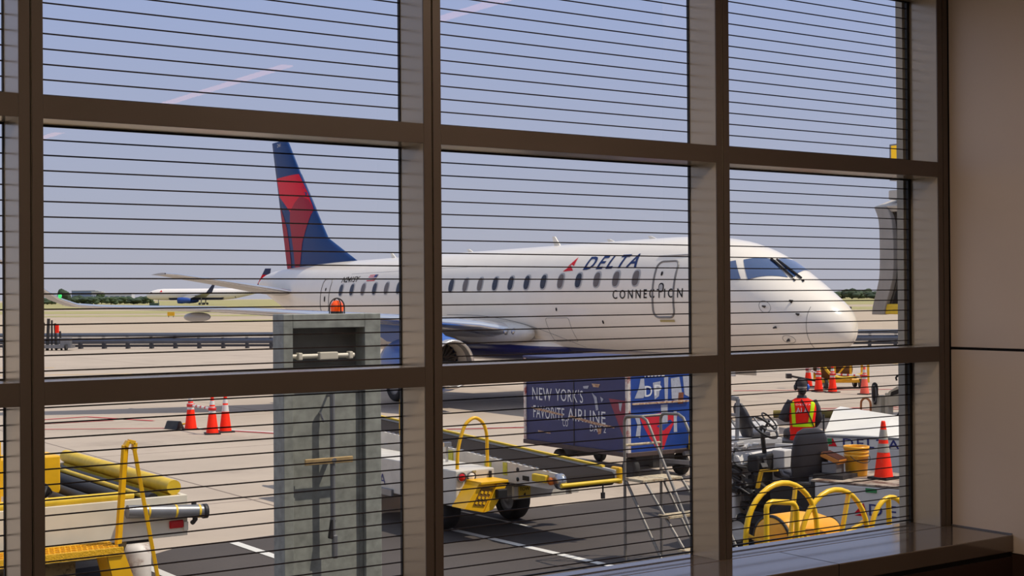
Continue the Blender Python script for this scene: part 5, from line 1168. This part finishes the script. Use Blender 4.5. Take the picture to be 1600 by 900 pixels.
q = MB(); q.prism([(-.07, .12), (.07, .12), (.055, .20), (0, .215), (-.055, .20)], 'z', 1.785, 1.795); q.build('cap_peak', CAPM, cp)
q = MB(); q.loft([[(.0865*math.cos(2*PI*k/24), .03+.108*math.sin(2*PI*k/24), z) for k in range(24)] for z in (1.742, 1.772)], cap=False); q.build('cap_band', mat('band_grey', (150, 140, 130), .8), cp)
q = MB(); q.tube([(.102*math.cos(t), .02, 1.77+.135*math.sin(t)) for t in [PI*k/18 for k in range(19)]], .010, 8); hs = q.build('headband', GASKET, pr)
for sd_, m_ in ((-1, GASKET), (1, mat('muff_blue', (30, 96, 190), .35))):
    q = MB(); q.lathe([(.001, 0), (.042, .004), (.046, .02), (.03, .042), (.001, .045)], (0, 0, 0), 'x', 18)
    for v in q.bm.verts: v.co = Vector((sd_*(.080+v.co.x), .02+v.co.y, 1.755+v.co.z*1.2))
    q.build('ear_cup', m_, hs)
q = MB(); q.ball((0, -.045, 1.69), 1, 16, 10, (.062, .05, .055)); q.build('hair', mat('hair_black', (26, 22, 22), .7), pr)
q = MB(); q.lathe([(.085, 1.57), (.078, 1.60), (.07, 1.625), (.066, 1.60)], (0, .01, 0), 'z', 20); q.build('collar', JACK, pr)

# ------------------------------------------------------------------ far airliner
fa = thing('airliner', 'distant white airliner with a blue engine, seen beyond the wing of the jet', 'airplane', (228.3, 616.2, 0), -.607)
FWH = mat('far_white', (236, 228, 222), .4); FNV = mat('far_navy', (40, 48, 90), .5); FGR = mat('far_grey', (150, 150, 154), .5); FEB = mat('far_blue', (30, 70, 150), .45)
prf = [(0, 4.3, .02), (.5, 4.35, .9), (1.5, 4.45, 1.5), (3, 4.6, 2.05), (5, 4.75, 2.42), (8, 4.85, 2.6), (34, 4.85, 2.6), (40, 5.1, 2.35), (46, 5.7, 1.7), (52, 6.5, .95), (56, 7.1, .4), (57, 7.2, .05)]
q = MB(); q.loft([[(x, r*math.cos(2*PI*k/32), z+r*math.sin(2*PI*k/32)) for k in range(32)] for x, z, r in prf]); q.build('fuselage', FWH, fa)
q = MB(); q.loft([[(x, (r+.02)*math.cos(a), z+(r+.02)*math.sin(a)) for a in [PI*(1.2+.6*k/12) for k in range(13)]] for x, z, r in [(9, 4.85, 2.55), (12, 4.85, 2.6), (34, 4.85, 2.6), (41, 5.2, 2.25)]], cap=False, closed=False); q.build('belly_paint', FNV, fa)
q = MB(); q.prism([(47.5, 7.0), (50.5, 9.0), (54.2, 16.4), (56.8, 16.4), (55.4, 7.4)], 'y', -.25, .25); ff = q.build('tail_fin', FNV, fa)
q = MB(); q.prism([(50.7, 9.4), (52.9, 13.6), (56.25, 13.4), (55.6, 9.0)], 'y', -.28, .28); q.build('red_marking', LRED, ff)
for sd_ in (-1, 1):
    q = MB(); q.loft([[(18, sd_*1.8, 4.0), (27.5, sd_*1.8, 4.0), (27.5, sd_*1.8, 3.4), (18, sd_*1.8, 3.2)], [(25, sd_*9, 4.6), (30, sd_*9, 4.6), (30, sd_*9, 4.3), (25, sd_*9, 4.2)], [(32, sd_*22, 5.6), (34.5, sd_*22, 5.6), (34.5, sd_*22, 5.4), (32, sd_*22, 5.4)]], smooth=False); w_ = q.build('wing', FGR, fa)
    q = MB(); q.loft([[(32, sd_*22, 5.4), (34.6, sd_*22, 5.4), (34.6, sd_*22.2, 5.5), (32, sd_*22.2, 5.5)], [(35, sd_*23.2, 9.0), (36.2, sd_*23.2, 9.0), (36.2, sd_*23.3, 9.0), (35, sd_*23.3, 9.0)]], smooth=False); q.build('winglet', FNV, w_)
    q = MB(); q.loft([[(47.5, sd_*.8, 6.6), (53, sd_*.8, 6.6), (53, sd_*.8, 6.2), (47.5, sd_*.8, 6.2)], [(52.5, sd_*9, 7.4), (55, sd_*9, 7.4), (55, sd_*9, 7.2), (52.5, sd_*9, 7.2)]], smooth=False); q.build('tailplane', FGR, fa)
    q = MB(); q.lathe([(1.0, 16.0), (1.35, 16.2), (1.45, 18), (1.2, 20.5), (.8, 22)], (0, sd_*7.6, 2.1), 'x', 24); en = q.build('engine_nacelle', FEB, fa)
    q = MB(); q.lathe([(.001, 16.6), (1.1, 16.6)], (0, sd_*7.6, 2.1), 'x', 24); q.build('fan', DARK, en)
    q = MB(); q.prism([(18, 3.4), (20, 4.3), (25, 4.3), (21.5, 2.9)], 'y', sd_*7.6-.2, sd_*7.6+.2); q.build('pylon', FWH, en)
    q = MB(); q.tube([(26, sd_*4.6, 3.2), (26, sd_*4.6, .6)], .25, 8); g_ = q.build('main_landing_gear', FGR, fa)
    for dx in (-.75, .75): wheel(g_, (26+dx, sd_*4.6, .55), .55, .4, axis='y')
q = MB(); q.tube([(5.5, 0, 2.6), (5.5, 0, .5)], .18, 8); g_ = q.build('nose_landing_gear', FGR, fa); wheel(g_, (5.5, 0, .45), .45, .5)
w0 = None
for k in range(44):
    if w0 is None:
        q = MB(); q.decal(oval(9.5, 5.5, .16, .24, 8), lambda a, z: Vector((a, -math.sqrt(max(.01, 2.6**2-(z-4.85)**2))-.03, z))); w0 = q.build('cabin_window', FNV, fa)
    else:
        c = w0.copy(); COL.objects.link(c); c.parent = fa; c.location = (k*.95, 0, 0)
q = MB(); q.text('DELTA', lambda a, z: Vector((9+a, -math.sqrt(max(.01, 2.6**2-(z-4.85)**2))-.05, 6.05+z)), 6.2, .8, space=1.3, tol=1); q.build('lettering', FNV, fa)
q = MB(); q.decal([(6.7, 6.0), (7.9, 6.0), (7.3, 6.9)], lambda a, z: Vector((a, -math.sqrt(max(.01, 2.6**2-(z-4.85)**2))-.05, z))); q.build('red_emblem', LRED, fa)
q = MB(); q.decal([(1.9, 5.35), (3.0, 5.45), (3.1, 5.95), (2.3, 5.9)], lambda a, z: Vector((a, -1.62-.25*(a-1.9), z))); q.build('cockpit_window', FNV, fa)

# ------------------------------------------------------------------ trees, buildings and small field objects
LEAF = mat('leaf_green', (62, 78, 50), .9, var=.3, vscale=.6); LEAF2 = mat('leaf_dark', (50, 66, 46), .9, var=.3, vscale=.6); TRUNK = mat('bark', (84, 70, 58), .9)
def on_view(u, t, z=0.0):
    d = _f2+_r3*((u-800)/2197.7); return (d.x*t, -4.5555+d.y*t, z)
def crown(seed, w, h):
    r = random.Random(seed); q = MB()
    for k in range(9):
        a = r.random()*2*PI; rr_ = w*.33*math.sqrt(r.random()); c = (rr_*math.cos(a), rr_*math.sin(a), h*(.22+.52*r.random()))
        q.ball(c, 1, 9, 6, (w*(.18+.14*r.random()), w*(.18+.14*r.random()), h*(.16+.12*r.random())))
    for v in q.bm.verts: v.co += Vector((r.uniform(-1, 1), r.uniform(-1, 1), r.uniform(-1, 1)))*w*.03
    return q
tree_meshes = []
def tree(u, t, w, h, lab, grp, kind):
    p = on_view(u, t); o = thing('tree', lab, 'tree', p, random.random()*6, grp)
    if len(tree_meshes) <= kind:
        c = crown(kind+3, 8, 8).build('crown', LEAF if kind % 2 else LEAF2, o); tk_ = MB().tube([(0, 0, 0), (0, 0, 4)], [.3, .2], 8).build('trunk', TRUNK, o); tree_meshes.append((c, tk_))
    else:
        for s_ in tree_meshes[kind]:
            c = s_.copy(); COL.objects.link(c); c.parent = o
    o.scale = (w/8, w/8, h/8)
random.seed(21)
tree(98, 690, 7.5, 8.6, 'tall round tree standing above the others on the left skyline', 'trees on the left skyline', 0)
for i in range(24):
    u = 66+i*7.1+random.uniform(-1.2, 1.2)
    tree(u, (735, 765, 795, 825, 855)[i % 5]+random.uniform(-6, 6), random.uniform(5, 8.5), random.uniform(3.4, 6.4) if i != 13 else 7.2, 'low dark tree in the row on the left skyline behind the wing tip', 'trees on the left skyline', i % 4)
for i in range(17):
    u = 1262+i*8.6+random.uniform(-3, 3)
    tree(u, (815, 850, 890, 930)[i % 4]+random.uniform(-6, 6), random.uniform(7.5, 11), random.uniform(4.6, 7.0), 'dark tree in the row on the right skyline between jet nose and boarding bridge', 'trees on the right skyline', i % 4)
FB_ = mat('far_building', (196, 196, 204), .7); FB2 = mat('far_building_blue', (120, 136, 168), .6)
def building(u, t, w, d, h, lab, m_, m2):
    p = on_view(u, t); o = thing('building', lab, 'building', p, -.607)
    q = MB(); q.box(-w/2, w/2, -d/2, d/2, 0, h); q.build('wall', m_, o)
    q = MB(); q.box(-w/2-.3, w/2+.3, -d/2-.3, d/2+.3, h, h+.5); q.build('roof', m2, o)
    for k in range(5):
        x = -w/2+w*(k+.5)/5; q = MB(); q.box(x-w*.06, x+w*.06, -d/2-.06, -d/2, h*.45, h*.7); q.build('window', FB2, o)
building(133, 1150, 19, 10, 9.5, 'wide pale blue building above the trees on the left skyline', FB2, FB_)
building(153, 1050, 7, 8, 8.0, 'small white building beside the blue one on the left skyline', FB_, FB_)
building(186, 1200, 24, 10, 7.4, 'long low white building on the left skyline near the airliner nose', FB_, FB2)
bxg = thing('utility_box', 'small dark green cabinet on the grass beneath the distant airliner nose', 'cabinet', on_view(241, 470), -.607)
q = MB(); q.box(-1.5, 1.5, -.6, .6, 0, 1.5); q.build('cabinet', mat('box_green', (62, 84, 74), .7), bxg)
q = MB(); q.box(-1.6, 1.6, -.7, .7, 1.5, 1.6); q.build('lid', mat('box_lid', (90, 104, 92), .7), bxg)
sg = thing('taxiway_sign', 'small yellow taxiway sign standing on the far field under the jet wing', 'sign', on_view(267, 236), -.607)
q = MB(); q.box(-.6, .6, -.08, .08, .25, .9); q.build('panel', YEL, sg)
for x in (-.4, .4): q = MB(); q.box(x-.04, x+.04, -.04, .04, 0, .25); q.build('leg', DARK, sg)
sg2 = thing('taxiway_sign', 'small dark taxiway sign on the grass right of the jet nose', 'sign', on_view(1324, 250), -.607)
q = MB(); q.box(-.7, .7, -.08, .08, .2, .9); q.build('panel', DARK, sg2)
for x in (-.5, .5): q = MB(); q.box(x-.04, x+.04, -.04, .04, 0, .2); q.build('leg', DARK, sg2)
